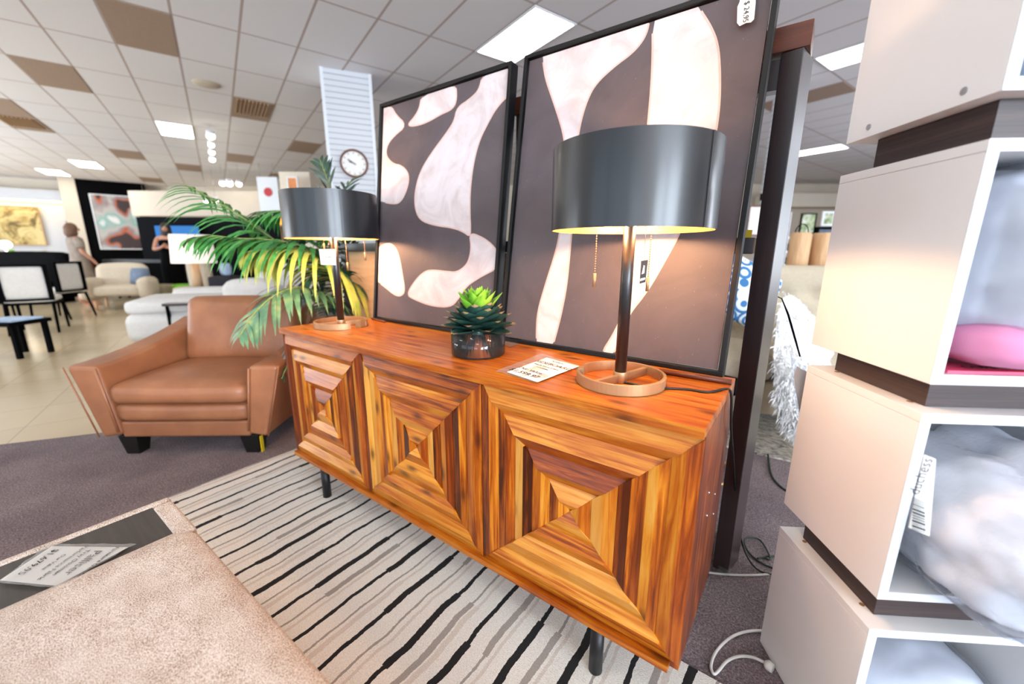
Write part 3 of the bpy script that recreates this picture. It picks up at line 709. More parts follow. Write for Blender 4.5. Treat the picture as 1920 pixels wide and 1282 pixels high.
# hang tags of the lamps
P0 = Vector((1.548, .19, 0))+Rv*.03
def lampPt(u, v, c, off=0): return hit(u, v, Vector((c[0], c[1], 0))+Fv*off, Fv)
q = [lampPt(u, v, (1.548, .19)) for u, v in ((1199, 532), (1210, 529), (1215, 487), (1202, 489))]
m = MB(); m.sheet(*q, n=1, th=.0008); tg = obj('hang_tag', m, 'ink', LR, world=True, label='small black printed hang tag')
m = MB(); m.sheet(*[lampPt(u, v, (1.548, .19), -.001) for u, v in ((1200, 527), (1209, 524), (1210, 520), (1201, 522))], n=1, th=.0004)
m.sheet(*[lampPt(u, v, (1.548, .19), -.001) for u, v in ((1203, 514), (1208, 512), (1209, 498), (1207, 497))], n=1, th=.0004); obj('print', m, 'paper', tg, world=True)
m = MB(); m.tube([lampPt(1208, 489, (1.548, .19)), lampPt(1211, 430, (1.548, .19))], .0005, 4); obj('tag_string', m, 'ink', LR, world=True)
q = [lampPt(u, v, (.176, .204), -.02) for u, v in ((602, 496), (630, 497), (630, 467), (598, 467))]
m = MB(); m.sheet(*q, n=1, th=.0008); tg2 = obj('hang_tag', m, 'paper', LL, world=True, label='square white price hang tag')
m = MB(); m.tube([lampPt(614, 467, (.176, .204), -.02), lampPt(617, 449, (.176, .204), -.02)], .0006, 4); obj('tag_string', m, 'cord_white', LL, world=True)
text('lettering', '$349', .012, 'red_bar', basis(lampPt(615, 482, (.176, .204), -.0215), Rv, (0, 0, 1), -Fv), LL)
# power cord of the right lamp
m = MB()
z = ST+.003
pts = [flr(1165, 716, z), flr(1200, 722, z), flr(1244, 728, z), flr(1290, 729, z), flr(1330, 737, z), Vector((1.795, .30, ST+.004)), Vector((1.807, .31, ST-.01)), Vector((1.812, .33, .70))]
pts += [dep(1375, 854, 1.22), dep(1380, 954, 1.28), dep(1390, 1021, 1.35)]
pts += [flr(1413, 1066, .012), flr(1447, 1079, .012), flr(1490, 1070, .012)]
def smooth_open(p, it=3):
    for _ in range(it):
        q = [p[0]]
        for a, b in zip(p, p[1:]): q += [a*.75+b*.25, a*.25+b*.75]
        q.append(p[-1]); p = q
    return p
pts = smooth_open([Vector(p) for p in pts], 2)
m.tube(pts, .0032, 8); obj('power_cord', m, 'cord_black', LR, world=True)

# ================================================================== SUCCULENT
SP = Vector((1.035, .195, ST+.001))
t = thing('potted_succulent', 'green artificial succulent in a round clear glass bowl of dark soil on the sideboard', 'plant', SP)
m = MB(); m.lathe([(0, 0), (.09, 0), (.093, .004), (.093, .083), (.0905, .083), (.0905, .006), (0, .005)], 48); obj('glass_bowl', m, 'glass', t)
m = MB(); m.lathe([(0, .006), (.0895, .006), (.0895, .036), (.06, .038), (0, .04)], 48); obj('soil', m, 'soil', t)
def leaf(m, T, L, Wd, curl, cup=.35, mi=0, n=7, tip=True):
    rows = []
    for i in range(n+1):
        s = i/n; wdt = Wd*(math.sin(PI*min(1, (s*.86+.14)**.9))**.75)*(1-.0*s)
        if s > .82: wdt *= max(.03, (1-s)/.18)**.8
        a = curl*s; x = L*(math.sin(a)/max(curl, 1e-3) if abs(curl) > 1e-3 else s); z = L*((1-math.cos(a))/curl if abs(curl) > 1e-3 else 0)
        rows.append([m.v((x, wdt*e, z+cup*wdt*abs(e)**1.5), T) for e in (-1, -.5, 0, .5, 1)])
    for i in range(n):
        for j in range(4): m.face([rows[i][j], rows[i+1][j], rows[i+1][j+1], rows[i][j+1]], mi=(2 if (tip and i == n-1 and mi == 0) else mi), smooth=True)
m = MB(); m2 = MB(); ga = 2.39996; N = 56
for k in range(N):
    s = k/N; ang = k*ga; elev = R(-4+s**1.15*82); L = .125*(1-.38*s)+.006*random.random(); zz = .075+.055*s; rad = .018*(1-s)
    T = Matrix.Translation((0, 0, zz)) @ Matrix.Rotation(ang, 4, 'Z') @ Matrix.Translation((rad, 0, 0)) @ Matrix.Rotation(-elev, 4, 'Y')
    if s < .62: leaf(m, T, L, .036, .35, .42, 0)
    else: leaf(m2, T, L*1.3, .025, .14, .5, 1, tip=False)
m.cyl(.022, .03, .12, 12, r1=.012)
obj('dark_leaves', m, ['succ_dark', 'succ_light', 'succ_tip'], t); obj('young_leaves', m2, ['succ_dark', 'succ_light'], t, label='bright yellow-green young leaves at the crown')

# ================================================================== PAPER SIGNS
zt = ST+.002
t = thing('price_sign', 'white printed price sheet in a clear plastic sleeve lying on the sideboard top', 'sign', flr(1010, 690, ST))
m = MB(); m.sheet(*[flr(u, v, zt) for u, v in ((929, 696), (1006, 718), (1089, 687), (1016, 663))], n=14, wr=.004, seed=2); obj('plastic_sleeve', m, 'plastic', t, world=True)
pp = [flr(u, v, zt+.0015) for u, v in ((950, 697.5), (1008, 716.5), (1086, 686.5), (1025, 670.5))]
m = MB(); m.sheet(*pp, n=4); obj('paper_sheet', m, 'paper', t, world=True)
def sheet_text(pp, parent, rows, lift):
    P00, P10, P11, P01 = [Vector(p) for p in pp]; x = (P10-P00).normalized(); up = Vector((0, 0, 1)).cross(x); W_ = (P10-P00).length; H_ = (P01-P00).dot(up)
    sk = (P01-P00).dot(x)
    for (fx, fyy, sz, body, m_) in rows:
        o = P00+x*(W_*fx+sk*fyy)+up*H_*fyy+Vector((0, 0, lift)); text('lettering', body, H_*sz, m_, basis(o, x, up, (0, 0, 1)), parent)
sheet_text(pp, t, [(.5, .9, .06, 'Furniture', 'ink'), (.55, .74, .13, 'SIDEBOARD', 'ink'), (.5, .6, .06, 'Acacia wood 3 door', 'ink'), (.5, .5, .06, 'credenza', 'ink'), (.38, .3, .11, 'Our Value:', 'ink'), (.38, .14, .14, '$1,599.97', 'ink')], .0012)
# small tag under painting and wooden rods
m = MB(); m.sheet(*[flr(u, v, ST+.002) for u, v in ((943, 642), (955, 651), (974, 645), (955, 637))], n=3, wr=.002); tag(obj('paper_tag', m, 'plastic'), 'small clear plastic tag lying between succulent and right painting', 'tag')
m = MB(); a, b = flr(1236, 695, ST+.008), flr(1372, 716, ST+.008)
m.tube([a, b], .0075, 10); tag(obj('wooden_rod', m, 'red_bar'), 'thin reddish wooden rod lying along the foot of the right painting', 'rod')
m = MB(); a, b = flr(697, 597, ST+.006), flr(722, 603, ST+.006)
m.tube([a, b], .005, 10); tag(obj('wooden_rod', m, 'red_bar'), 'short wooden rod peeking out at the left painting\'s lower left corner', 'rod')

# ================================================================== DISPLAY RACK
RY = .655
t = thing('display_rack', 'dark espresso wooden display rack with square posts standing behind the sideboard', 'rack', (.7, RY, 0))
for (x0, x1, zt_, rz) in ((1.782, 1.837, 1.71, R(-11)), (.862, .917, 1.71, 0), (-.52, -.465, 1.155, 0)):
    T = Matrix.Translation((x0, RY, 0)) @ Matrix.Rotation(rz, 4, 'Z')
    m = MB(); m.box(0, x1-x0, 0, .11, 0.006, zt_, T); obj('post', m, 'espresso', t, world=True, bevel=.002)
m = MB(); m.box(.85, 1.85, RY-.008, RY+.115, 1.711, 1.775); obj('top_rail', m, 'red_bar', t, world=True, bevel=.002)
m = MB(); m.box(.917, 1.782, RY+.01, RY+.05, 1.62, 1.70); obj('rail', m, 'espresso', t, world=True)
m = MB(); m.box(-.465, .86, RY, RY+.05, 1.156, 1.206); m.box(-.52, -.465, RY, RY+.11, 1.156, 1.206); obj('rail', m, 'espresso', t, world=True, bevel=.002)
m = MB(); m.box(.919, 1.778, RY, RY+.05, 1.156, 1.206); obj('rail', m, 'espresso', t, world=True, bevel=.002)
m = MB(); m.box(.919, 1.778, RY, RY+.05, .05, .12); obj('rail', m, 'espresso', t, world=True, bevel=.002)
M['pale_wood'] = wood('pale_birch_panel', '#c99a6c', '#dcb48a', '#e6c49e', (2, 2, 14), .5)
m = MB(); m.box(-.464, .859, RY+.02, RY+.04, .30, 1.154); obj('panel', m, 'pale_wood', t, world=True, label='pale birch infill panel at the left end')
m = MB(); m.sheet(*[py(u, v, .68) for u, v in ((1394, 446), (1409, 445), (1411, 431), (1396, 431))], n=1, th=.001); tag(obj('yellow_tag', m, 'yellow'), 'small yellow card standing on the rack rail beside the post', 'tag')

# ================================================================== WHITE CUBES
RZ = R(32); CO = Vector((2.124, .146, 0)); CW, CD, CH = .40, .316, .40; pth = .018
zs = [(.008, .408, 'lowest'), (.482, .881, 'second'), (.936, 1.334, 'third'), (1.401, 1.80, 'top')]
labs = ['white laminate cube shelf at the very bottom of the stack, on the carpet', 'white cube shelf second from the floor, stuffed with a bagged white duvet',
        'white cube shelf third from the floor, holding a pink-labelled bagged cushion', 'white cube shelf at the top of the stack, cut by the photo edge']
TCB = Matrix.Translation(CO) @ Matrix.Rotation(RZ, 4, 'Z')
for (z0, z1, nm), lb in zip(zs, labs):
    t = thing('cube_shelf', lb, 'shelf', CO+Vector((0, 0, z0)), RZ, 'stack of white cube shelves'); H_ = z1-z0
    m = MB(); m.box(0, pth, 0.0005, CD, 0, H_-pth); obj('side_panel', m, 'white_lam', t, bevel=.0008)
    m = MB(); m.box(CW-pth, CW, 0, CD, 0, H_-pth); obj('side_panel', m, 'white_lam', t, bevel=.0008)
    m = MB(); m.box(0, CW, 0, CD, H_-pth+.0006, H_); obj('top_panel', m, 'white_lam', t, bevel=.0008)
    m = MB(); m.box(pth, CW-pth, 0, CD, 0, pth); obj('bottom_panel', m, 'white_lam', t, bevel=.0008)
    m = MB(); m.box(pth, CW-pth, CD-.008, CD-.002, pth, H_-pth); obj('back_panel', m, 'white_lam', t)
    m = MB(); e = .0012
    m.box(0, pth, -e, 0, 0, H_-pth); m.box(CW-pth, CW, -e, 0, 0, H_-pth); m.box(0, CW, -e, 0, H_-pth, H_); m.box(pth, CW-pth, -e, 0, 0, pth); obj('edge_band', m, 'white_edge', t)
    m = MB()
    for yy in (.06, CD-.06):
        if nm in ('lowest', 'second'): m.cyl(.005, H_, H_+.0008, 12, Matrix.Translation((.03, yy, 0)))
        if nm == 'top': m.cyl(.006, 0, .0015, 12, Matrix.Translation((0, yy, .02)) @ Matrix.Rotation(-PI/2, 4, 'Y'))
    if len(m.bm.verts): obj('screw_caps', m, 'brass' if nm != 'top' else 'steel', t)
    else: m.bm.free()
for z0, z1, lb in ((.409, .481, 'dark grained riser between the bottom and second white cubes'), (.882, .935, 'dark grained riser between the second and third white cubes'), (1.335, 1.40, 'dark grained riser under the top white cube')):
    m = MB(); m.box(.035, CW-.035, .035, CD-.045, 0, z1-z0-.0005); o = obj('riser_block', m, 'grain_dark'); o.location = CO+Vector((0, 0, z0)); o.rotation_euler = (0, 0, RZ); tag(o, lb, 'riser', 'dark risers in the cube stack')
def wrinkle(amp, sc_, seed):
    def fn(P):
        q = Vector((P.x*sc_+seed, P.y*sc_, P.z*sc_)); return P+P.normalized()*amp*(noise.noise(q)+.5*noise.noise(q*2.3))
    return fn
M['duvet'] = plain('white_plush', '#f3f4f8', .95, 0, var=.03, scale=20, bump=.3)
M['cush_grey'] = plain('pale_grey_cushion_cloth', '#d5d8e0', .8, 0, var=.08, scale=6)
M['cush_pink'] = plain('pink_cushion_cloth', '#d98ab0', .8, 0, var=.1, scale=6)
M['blue_grey'] = plain('blue_grey_cloth', '#6d7b8f', .9, 0, var=.15)
M['rust'] = plain('rust_leather', '#6a2a14', .6)
def bag_thing(label, z, c, hs, rz, seed, mat_, bulgex=.03, bagoff=.014, amp=.018):
    t = thing('bagged_cushion', label, 'cushion', CO+Vector((0, 0, z)), RZ)
    T = Matrix.Translation(c) @ Matrix.Rotation(rz, 4, 'Y')
    m = MB(); m.puff(hs, (0, 0, 0), min(hs)*.8, bulgex, T, 18, wrinkle(amp, 14, seed)); obj('cushion', m, mat_, t)
    h2 = tuple(a+bagoff for a in hs); m = MB(); w1 = wrinkle(amp, 14, seed); m.puff(h2, (0, 0, 0), min(hs)*.8+bagoff, bulgex, T, 34, lambda P: w1(P)+P.normalized()*.35*bagoff*noise.noise(P*38)); obj('plastic_bag', m, 'bag', t)
    return t
b3 = bag_thing('white plush duvet in a clear bag with barcode, bulging out of the second cube', zs[1][0], (.225, .02, .165), (.155, .18, .125), R(28), 1.0, 'duvet', (.02, .03, .04), .014, .02)
# barcode label on the bag
pB = TCB @ Vector((.1, -.158, .7)); nB = (TCB.to_3x3() @ Vector((-.25, -1, 0))).normalized()
def lab(u, v, o=0): return hit(u, v, pB+nB*o, nB)
m = MB(); m.sheet(*[lab(u, v) for u, v in ((1703, 988), (1742, 1004), (1754, 860), (1732, 852))], n=3, th=.001, wr=.001); lbp = obj('barcode_label', m, 'paper', b3, world=True)
rn3 = random.Random(2); m = MB(); v0 = 932
while v0 < 990:
    w_ = rn3.choice((1.5, 2.5, 4)); du = (990-v0)*.12
    m.sheet(*[lab(u, v, .007) for u, v in ((1710+du*.2, v0), (1736-du*.3, v0+9), (1736-du*.3, v0+9+w_), (1710+du*.2, v0+w_))], n=1, th=.0003); v0 += w_+2.2
obj('bars', m, 'ink', lbp, world=True)
xd = (lab(1741, 868)-lab(1722, 915)).normalized()
text('lettering', 'dutchess', .018, 'ink', basis(lab(1728, 892, .008), xd, nB.cross(xd), nB), lbp) if False else text('lettering', 'duchess', .020, 'ink', basis(lab(1727, 893, .008), xd, nB.cross(xd), nB), b3)
b2 = bag_thing('pale grey and pink cushion in a clear bag inside the third cube', zs[2][0], (.20, .10, .20), (.165, .12, .165), 0, 4.0, 'cush_grey', (.0, .05, .0), .01, .012)
m = MB(); m.puff((.155, .12, .035), (.2, .07, .075), .03, .01, n=10, fn=wrinkle(.01, 12, 9)); obj('pink_fold', m, 'cush_pink', b2, label='pink fabric fold')
m = MB(); m.box(.03, .3, .005, .09, pth+.001, pth+.006); pl_ = obj('pink_label', m, 'pink', b2, label='bright pink printed label sheet')
TL = TCB @ Matrix.Translation((.13, .03, zs[2][0]+pth+.0065)); text('lettering', 'COMFORT', .022, 'ink', TL, b2)
m = MB()
for k in range(3): m.box(.05, .085, -.062-.001*k, -.060, .205-k*.018, .208-k*.018)
obj('print', m, 'ink', b2)
b4 = bag_thing('flat clear bagged package with printed lines inside the bottom cube', zs[0][0], (.20, .14, .12), (.165, .13, .085), 0, 7.0, 'cush_grey', (.0, .02, .03), .01, .01)
m = MB()
for r_ in range(3):
    for k in range(9):
        m.box(.05+r_*.028+k*.0155, .05+r_*.028+k*.0155+.012, -.004-.0012, -.003, .235-r_*.05-k*.012, .2385-r_*.05-k*.012)
obj('print', m, 'ink', b4)
bag_thing('blue-grey bagged cushion inside the top cube', zs[3][0], (.20, .18, .2), (.16, .10, .16), 0, 2.0, 'blue_grey', (.0, .03, .0), .01)
# the end of the duvet's bag that pokes out behind the second cube
M['peach'] = plain('cream_bedding', '#dcc7b5', .8, 0, var=.05)
ol = ((1482, 660), (1490, 672), (1500, 683), (1520, 688), (1545, 700), (1548, 760), (1535, 830), (1514, 852), (1505, 815), (1496, 775), (1487, 725), (1484, 690))
def slab(pts_, d0, d1, amp):
    m = MB(); a_ = [m.v(dep(u, v, d0)+Vector((0, 0, amp*noise.noise(Vector((u*.1, v*.1, 0)))))) for u, v in pts_]; b_ = [m.v(dep(u, v, d1)) for u, v in pts_]
    m.face(a_); m.face(b_[::-1])
    for i in range(len(a_)): j = (i+1) % len(a_); m.face([a_[i], b_[i], b_[j], a_[j]], smooth=True)
    return m
obj('bag_end', slab(ol, 1.005, 1.04, .01), 'bag', b3, world=True)
cx_, cy_ = 1520, 765
obj('bedding', slab([(cx_+(u-cx_)*.86, cy_+(v-cy_)*.84) for u, v in ol[1:]], 1.01, 1.035, .01), 'peach', b3, world=True)
# ================================================================== OTTOMAN
OT = .42
t = thing('ottoman', 'large oatmeal tweed upholstered ottoman with an inset dark tray end in the foreground', 'ottoman', (1.2, -1.1, 0))
ox0, ox1, oy0, oy1 = .415, 2.05, -1.75, -.56
m = MB(); m.box(ox0+.02, ox1-.02, oy0+.02, oy1-.02, .05, .33); obj('base', m, 'tweed', t, world=True, bevel=.02, seg=4)
for x_ in (ox0+.1, ox1-.1):
    for y_ in (oy0+.1, oy1-.1): m = MB(); m.cyl(.025, .0175, .06, 16, Matrix.Translation((x_, y_, 0))); obj('foot', m, 'foot_black', t, world=True)
m = MB(); # border round the tray
bw = .032
m.box(ox0, ox0+bw, oy0, oy1, .33, OT); m.box(ox0+bw, .66, oy1-.05, oy1, .33, OT); m.box(ox0+bw, .66, oy0, oy0+.05, .33, OT); m.box(ox0+bw, .66, oy0+.05, oy1-.05, .33, OT-.02)
obj('tray_surround', m, 'tweed', t, world=True, bevel=.012, seg=4)
m = MB(); m.box(ox0+bw-.004, .655, oy0+.04, oy1-.046, OT-.018, OT-.004)
M['tray'] = wood('charcoal_tray_wood', '#2a2623', '#383330', '#45403a', (3, 40, 40), .4)
obj('tray', m, 'tray', t, world=True, bevel=.001)
hx, hy = (ox1-.625)/2, (oy1-oy0)/2
m = MB(); m.puff((hx, hy, .052), ((ox1+.625)/2, (oy0+oy1)/2, .38), .045, (0, 0, .012), I4, 26); obj('seat_pad', m, 'tweed', t, world=True)
zt = OT-.002
t = thing('price_sign', 'white printed price sheet in plastic sleeve lying on the ottoman\'s dark tray', 'sign', flr(110, 1060, OT))
m = MB(); qs = [flr(u, v, zt+.004) for u, v in ((94, 1020), (-6, 1092), (106, 1103), (256, 1020))]; m.sheet(*qs, n=16, wr=.007, seed=5); obj('plastic_sleeve', m, 'plastic', t, world=True)
pp = [flr(u, v, zt+.002) for u, v in ((97, 1024), (0, 1088), (106, 1098), (240, 1026))]
m = MB(); m.sheet(*pp, n=4); obj('paper_sheet', m, 'paper', t, world=True)
sheet_text(pp, t, [(.5, .88, .07, 'Furniture Galleries', 'ink'), (.5, .70, .14, 'Palliser', 'ink'), (.5, .56, .07, 'Tray Ottoman', 'ink'), (.5, .46, .07, 'Performance Fabric', 'ink'), (.5, .34, .06, 'Our Value', 'ink'), (.5, .15, .105, '$1,679.95', 'ink')], .0035)

# rug
m = MB(); m.box(-.39, 2.08, -2.0, .2, .006, .016)
bmesh.ops.subdivide_edges(m.bm, edges=m.bm.edges[:], cuts=24, use_grid_fill=True)
for v_ in m.bm.verts:
    if v_.co.z > .01: v_.co.z += .0025*noise.noise(v_.co*3)
    if v_.co.x < -.385: v_.co.x += .012*noise.noise(v_.co*7)
tag(obj('striped_rug', m, 'rug'), 'cream wool rug with wavy black and taupe stripes under the sideboard and ottoman', 'rug')

# ================================================================== ARMCHAIR
t = thing('leather_armchair', 'tan brown leather armchair with flared arms and black feet left of the sideboard', 'armchair', (-.81, -.22, 0), R(37.6))
def sidearm(sg):
    m = MB(); y1 = .84
    def X(x): return x*sg
    n = 8; secs = []
    for i in range(n+1):
        s = i/n; y = y1*s; top = .545+.02*s+.13*s*s
        fl = .115*(1-.25*s)
        secs.append([(X(.455), y, .12), (X(.455+fl), y, top), (X(.405), y, top-.005), (X(.345), y, .14)])
    V_ = [[m.v(p) for p in s_] for s_ in secs]
    for a, b in zip(V_, V_[1:]):
        for k in range(4): m.face([a[k], a[(k+1) % 4], b[(k+1) % 4], b[k]], smooth=True)
    m.face(V_[0]); m.face(V_[-1][::-1])
    return obj('arm', m, 'leather', t, bevel=.022, seg=5)
sidearm(-1); sidearm(1)
for sg in (-1, 1):
    m = MB(); m.tube([(sg*.468, -.004, .13), (sg*.575, -.004, .54)], .004, 6); m.tube([(sg*.36, -.002, .16), (sg*.41, -.002, .53)], .007, 6); obj('piping', m, 'leather', t)
m = MB(); m.box(-.355, .355, .012, .80, .12, .215); obj('seat_rail', m, 'leather', t, bevel=.012, seg=3)
m = MB(); m.puff((.365, .34, .058), (0, .335, .27), .04, (0, .01, .012), I4, 12); obj('seat_deck', m, 'leather', t)
m = MB(); m.puff((.375, .34, .062), (0, .325, .378), .05, (0, .015, .028), I4, 14); obj('seat_cushion', m, 'leather', t)
Tb = Matrix.Translation((0, .67, .62)) @ Matrix.Rotation(R(-14), 4, 'X')
m = MB(); m.puff((.37, .085, .225), (0, 0, 0), .06, (.0, .03, .012), Tb, 14); obj('back_cushion', m, 'leather', t)
Tb2 = Matrix.Translation((0, .80, .45)) @ Matrix.Rotation(R(-12), 4, 'X')
m = MB(); m.box(-.40, .40, -.05, .05, -.33, .33, Tb2); obj('back_frame', m, 'leather', t, bevel=.03, seg=4)
for (x_, y_) in ((-.34, .07), (.34, .07), (-.34, .74), (.34, .74)):
    m = MB(); s0, s1 = .036, .052
    m.hexa([(x_-s0, y_-s0, .006), (x_+s0, y_-s0, .006), (x_+s0, y_+s0, .006), (x_-s0, y_+s0, .006), (x_-s1, y_-s1, .125), (x_+s1, y_-s1, .125), (x_+s1, y_+s1, .125), (x_-s1, y_+s1, .125)]); obj('foot', m, 'foot_black', t, bevel=.003)
m = MB(); m.box(.394, .398, .03, .055, .01, .11); obj('sticker', m, 'yellow', t, label='thin yellow and white sticker strip on the right foot')

# ================================================================== PALM
PB = Vector((-.72, 1.02, 0))
t = thing('potted_palm', 'tall green and yellow potted palm arching between armchair and sideboard', 'plant', PB)
m = MB(); m.lathe([(0, .006), (.13, .006), (.17, .32), (.185, .34), (.17, .34), (.15, .3), (0, .3)], 28); obj('pot', m, 'red_bar', t)
m = MB(); m.lathe([(0, .301), (.14, .302)], 20); obj('soil', m, 'soil', t)
def frond(ctrl, mat_, nl, L, wd=.012, droop=.5, side=(1, 1), start=.25, seed=0):
    rnd = random.Random(seed); pts = smooth_open([Vector(p) for p in ctrl], 3); m = MB()
    Ls = [0]
    for a, b in zip(pts, pts[1:]): Ls.append(Ls[-1]+(b-a).length)
    tot = Ls[-1]
    m.mi = 1; m.tube(pts, [.007*(1-.8*l/tot)+.0015 for l in Ls], 6); m.mi = 0
    def at(s):
        d = s*tot
        for i in range(len(pts)-1):
            if Ls[i+1] >= d: f = (d-Ls[i])/max(1e-9, Ls[i+1]-Ls[i]); return pts[i].lerp(pts[i+1], f), (pts[i+1]-pts[i]).normalized()
        return pts[-1], (pts[-1]-pts[-2]).normalized()
    for k in range(nl):
        s = start+(1-start)*(k+.5)/nl; p, tg_ = at(s)
        sd = tg_.cross(Vector((0, 0, 1))); sd = sd.normalized() if sd.length > .05 else Vector((1, 0, 0))
        ll = L*(math.sin(PI*min(1, .18+.80*(s-start)/(1-start)))**.6)*(rnd.uniform(.85, 1.1))
        for q, sg in enumerate((-1, 1)):
            if not side[q]: continue
            d0 = (sd*sg*rnd.uniform(.75, .95)+tg_*rnd.uniform(.55, .75)+Vector((0, 0, rnd.uniform(-.05, .2)))).normalized()
            n = 6; rows = []; P = p.copy(); d = d0.copy(); wv_ = tg_.cross(d0).cross(d0).normalized()
            for i in range(n+1):
                e = i/n; w_ = wd*(.35+.65*math.sin(PI*min(1, e*.8+.2)))*(1 if e < .75 else max(.05, (1-e)/.25))
                rows.append((m.v(P+wv_*w_), m.v(P-wv_*w_)))
                d = (d+Vector((0, 0, -droop/n*(1.1 if e > .2 else .5)))).normalized(); P = P+d*ll/n
            for a, b in zip(rows, rows[1:]): m.face([a[0], b[0], b[1], a[1]], mi=0, smooth=True)
    return obj('frond', m, [mat_, 'stem'], t, world=True)
B0 = PB+Vector((0, 0, .34))
def pd(u, v, d): return dep(u, v, d)
frond([B0, PB+Vector((.02, -.02, .8)), pd(585, 470, 2.75), pd(545, 470, 2.65), pd(500, 440, 2.6), pd(430, 390, 2.6), pd(345, 345, 2.65)], 'palm', 30, 0.46, 0.012, 1.5, seed=1, start=.42)
frond([B0, PB+Vector((-.02, .02, .8)), pd(610, 500, 2.6), pd(570, 458, 2.5), pd(500, 448, 2.4), pd(440, 447, 2.35), pd(395, 440, 2.3), pd(350, 448, 2.25)], 'palm', 30, 0.4, 0.016, 1.7, seed=2, start=.45)
frond([B0, PB+Vector((0, 0, .85)), pd(625, 520, 2.5), pd(585, 470, 2.4), pd(540, 462, 2.35), pd(490, 464, 2.3), pd(455, 475, 2.25)], 'palm_y', 24, 0.46, 0.016, 3.4, seed=3, start=.45)
frond([B0, PB+Vector((.05, -.05, .5)), pd(615, 560, 2.5), pd(570, 535, 2.35), pd(525, 545, 2.2), pd(480, 580, 2.1), pd(448, 632, 2.0)], 'palm_b', 28, 0.32, 0.013, 1.4, seed=4, start=.42)
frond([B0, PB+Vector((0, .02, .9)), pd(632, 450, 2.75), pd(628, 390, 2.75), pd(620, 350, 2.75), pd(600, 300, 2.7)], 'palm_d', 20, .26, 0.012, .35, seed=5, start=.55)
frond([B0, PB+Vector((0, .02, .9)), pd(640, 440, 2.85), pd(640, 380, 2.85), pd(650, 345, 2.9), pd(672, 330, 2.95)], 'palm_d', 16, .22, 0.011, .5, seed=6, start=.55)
frond([B0, PB+Vector((0, 0, .8)), pd(605, 480, 2.7), pd(580, 410, 2.65), pd(540, 395, 2.6), pd(500, 395, 2.6), pd(470, 410, 2.6)], 'palm', 24, 0.36, 0.012, 1.5, seed=7, start=.5)
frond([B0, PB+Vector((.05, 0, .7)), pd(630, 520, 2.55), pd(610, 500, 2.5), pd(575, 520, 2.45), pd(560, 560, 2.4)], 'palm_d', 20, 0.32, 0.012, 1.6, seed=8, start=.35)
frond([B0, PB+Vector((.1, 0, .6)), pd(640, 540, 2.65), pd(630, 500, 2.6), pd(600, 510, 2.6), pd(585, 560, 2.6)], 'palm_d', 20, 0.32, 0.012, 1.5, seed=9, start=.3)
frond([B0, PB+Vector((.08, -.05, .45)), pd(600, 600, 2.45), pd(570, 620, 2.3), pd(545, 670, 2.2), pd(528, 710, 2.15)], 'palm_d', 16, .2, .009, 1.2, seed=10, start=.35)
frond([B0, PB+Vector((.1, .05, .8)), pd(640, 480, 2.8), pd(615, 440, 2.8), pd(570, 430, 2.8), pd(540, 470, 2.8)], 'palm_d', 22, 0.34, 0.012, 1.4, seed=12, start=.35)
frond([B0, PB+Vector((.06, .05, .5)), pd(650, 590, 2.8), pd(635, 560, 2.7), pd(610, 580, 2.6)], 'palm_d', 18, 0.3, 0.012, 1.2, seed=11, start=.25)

# ================================================================== FLOOR CABLES
def cable(name, label, pts, r, mat_, cat='cable', it=3):
    m = MB(); m.tube(smooth_open([Vector(p) for p in pts], it), r, 8); return tag(obj(name, m, mat_), label, cat)
cable('coiled_cord', 'dark green cord coiled on the carpet between rack and white cubes', [flr(1452, 1066, .012), flr(1425, 1055, .012), flr(1402, 1035, .012), flr(1393, 1012, .02), flr(1405, 1006, .02), flr(1425, 1010, .016), flr(1438, 1030, .014), flr(1447, 1052, .02), flr(1430, 1044, .016), flr(1415, 1048, .014), flr(1450, 1040, .014), flr(1470, 1050, .012)], .0035, 'cord_green')
cable('floor_cord', 'pale cord running flat across the carpet behind the sideboard', [flr(1322, 1072, .01), flr(1350, 1076, .01), flr(1400, 1079, .01), flr(1450, 1076, .01), flr(1500, 1070, .01)], .004, 'cord_white')
cable('thin_cord', 'thin green cord lying on the carpet beside the far patterned rug', [flr(1440, 852, .02), flr(1443, 880, .01), flr(1450, 900, .01), flr(1475, 922, .01), flr(1500, 930, .01)], .005, 'cord_green')
t = thing('extension_cord', 'white looped extension cord with plug on the carpet beside the lowest cube', 'cable', flr(1435, 1245, 0))
m = MB(); m.tube(smooth_open([flr(u, v, .012) for u, v in ((1450, 1184), (1410, 1181), (1375, 1190), (1345, 1215), (1331, 1245), (1337, 1266), (1347, 1258), (1362, 1238), (1385, 1229), (1412, 1231), (1434, 1242))], 3), .0042, 8); obj('cable', m, 'cord_white', t, world=True)
m = MB(); P = flr(1434, 1242, .016); Q = flr(1450, 1254, .016); m.tube([P, P.lerp(Q, .3), P.lerp(Q, .6), Q], [.008, .014, .014, .012], 10); obj('plug', m, 'cord_white', t, world=True)
m = MB(); P = flr(1357, 1076, 0); m.box(P.x-.02, P.x+.02, P.y-.014, P.y+.014, .006, .025); tag(obj('cable_clip', m, 'plastic'), 'clear plastic clip over the pale cord beside the rack foot', 'clip')
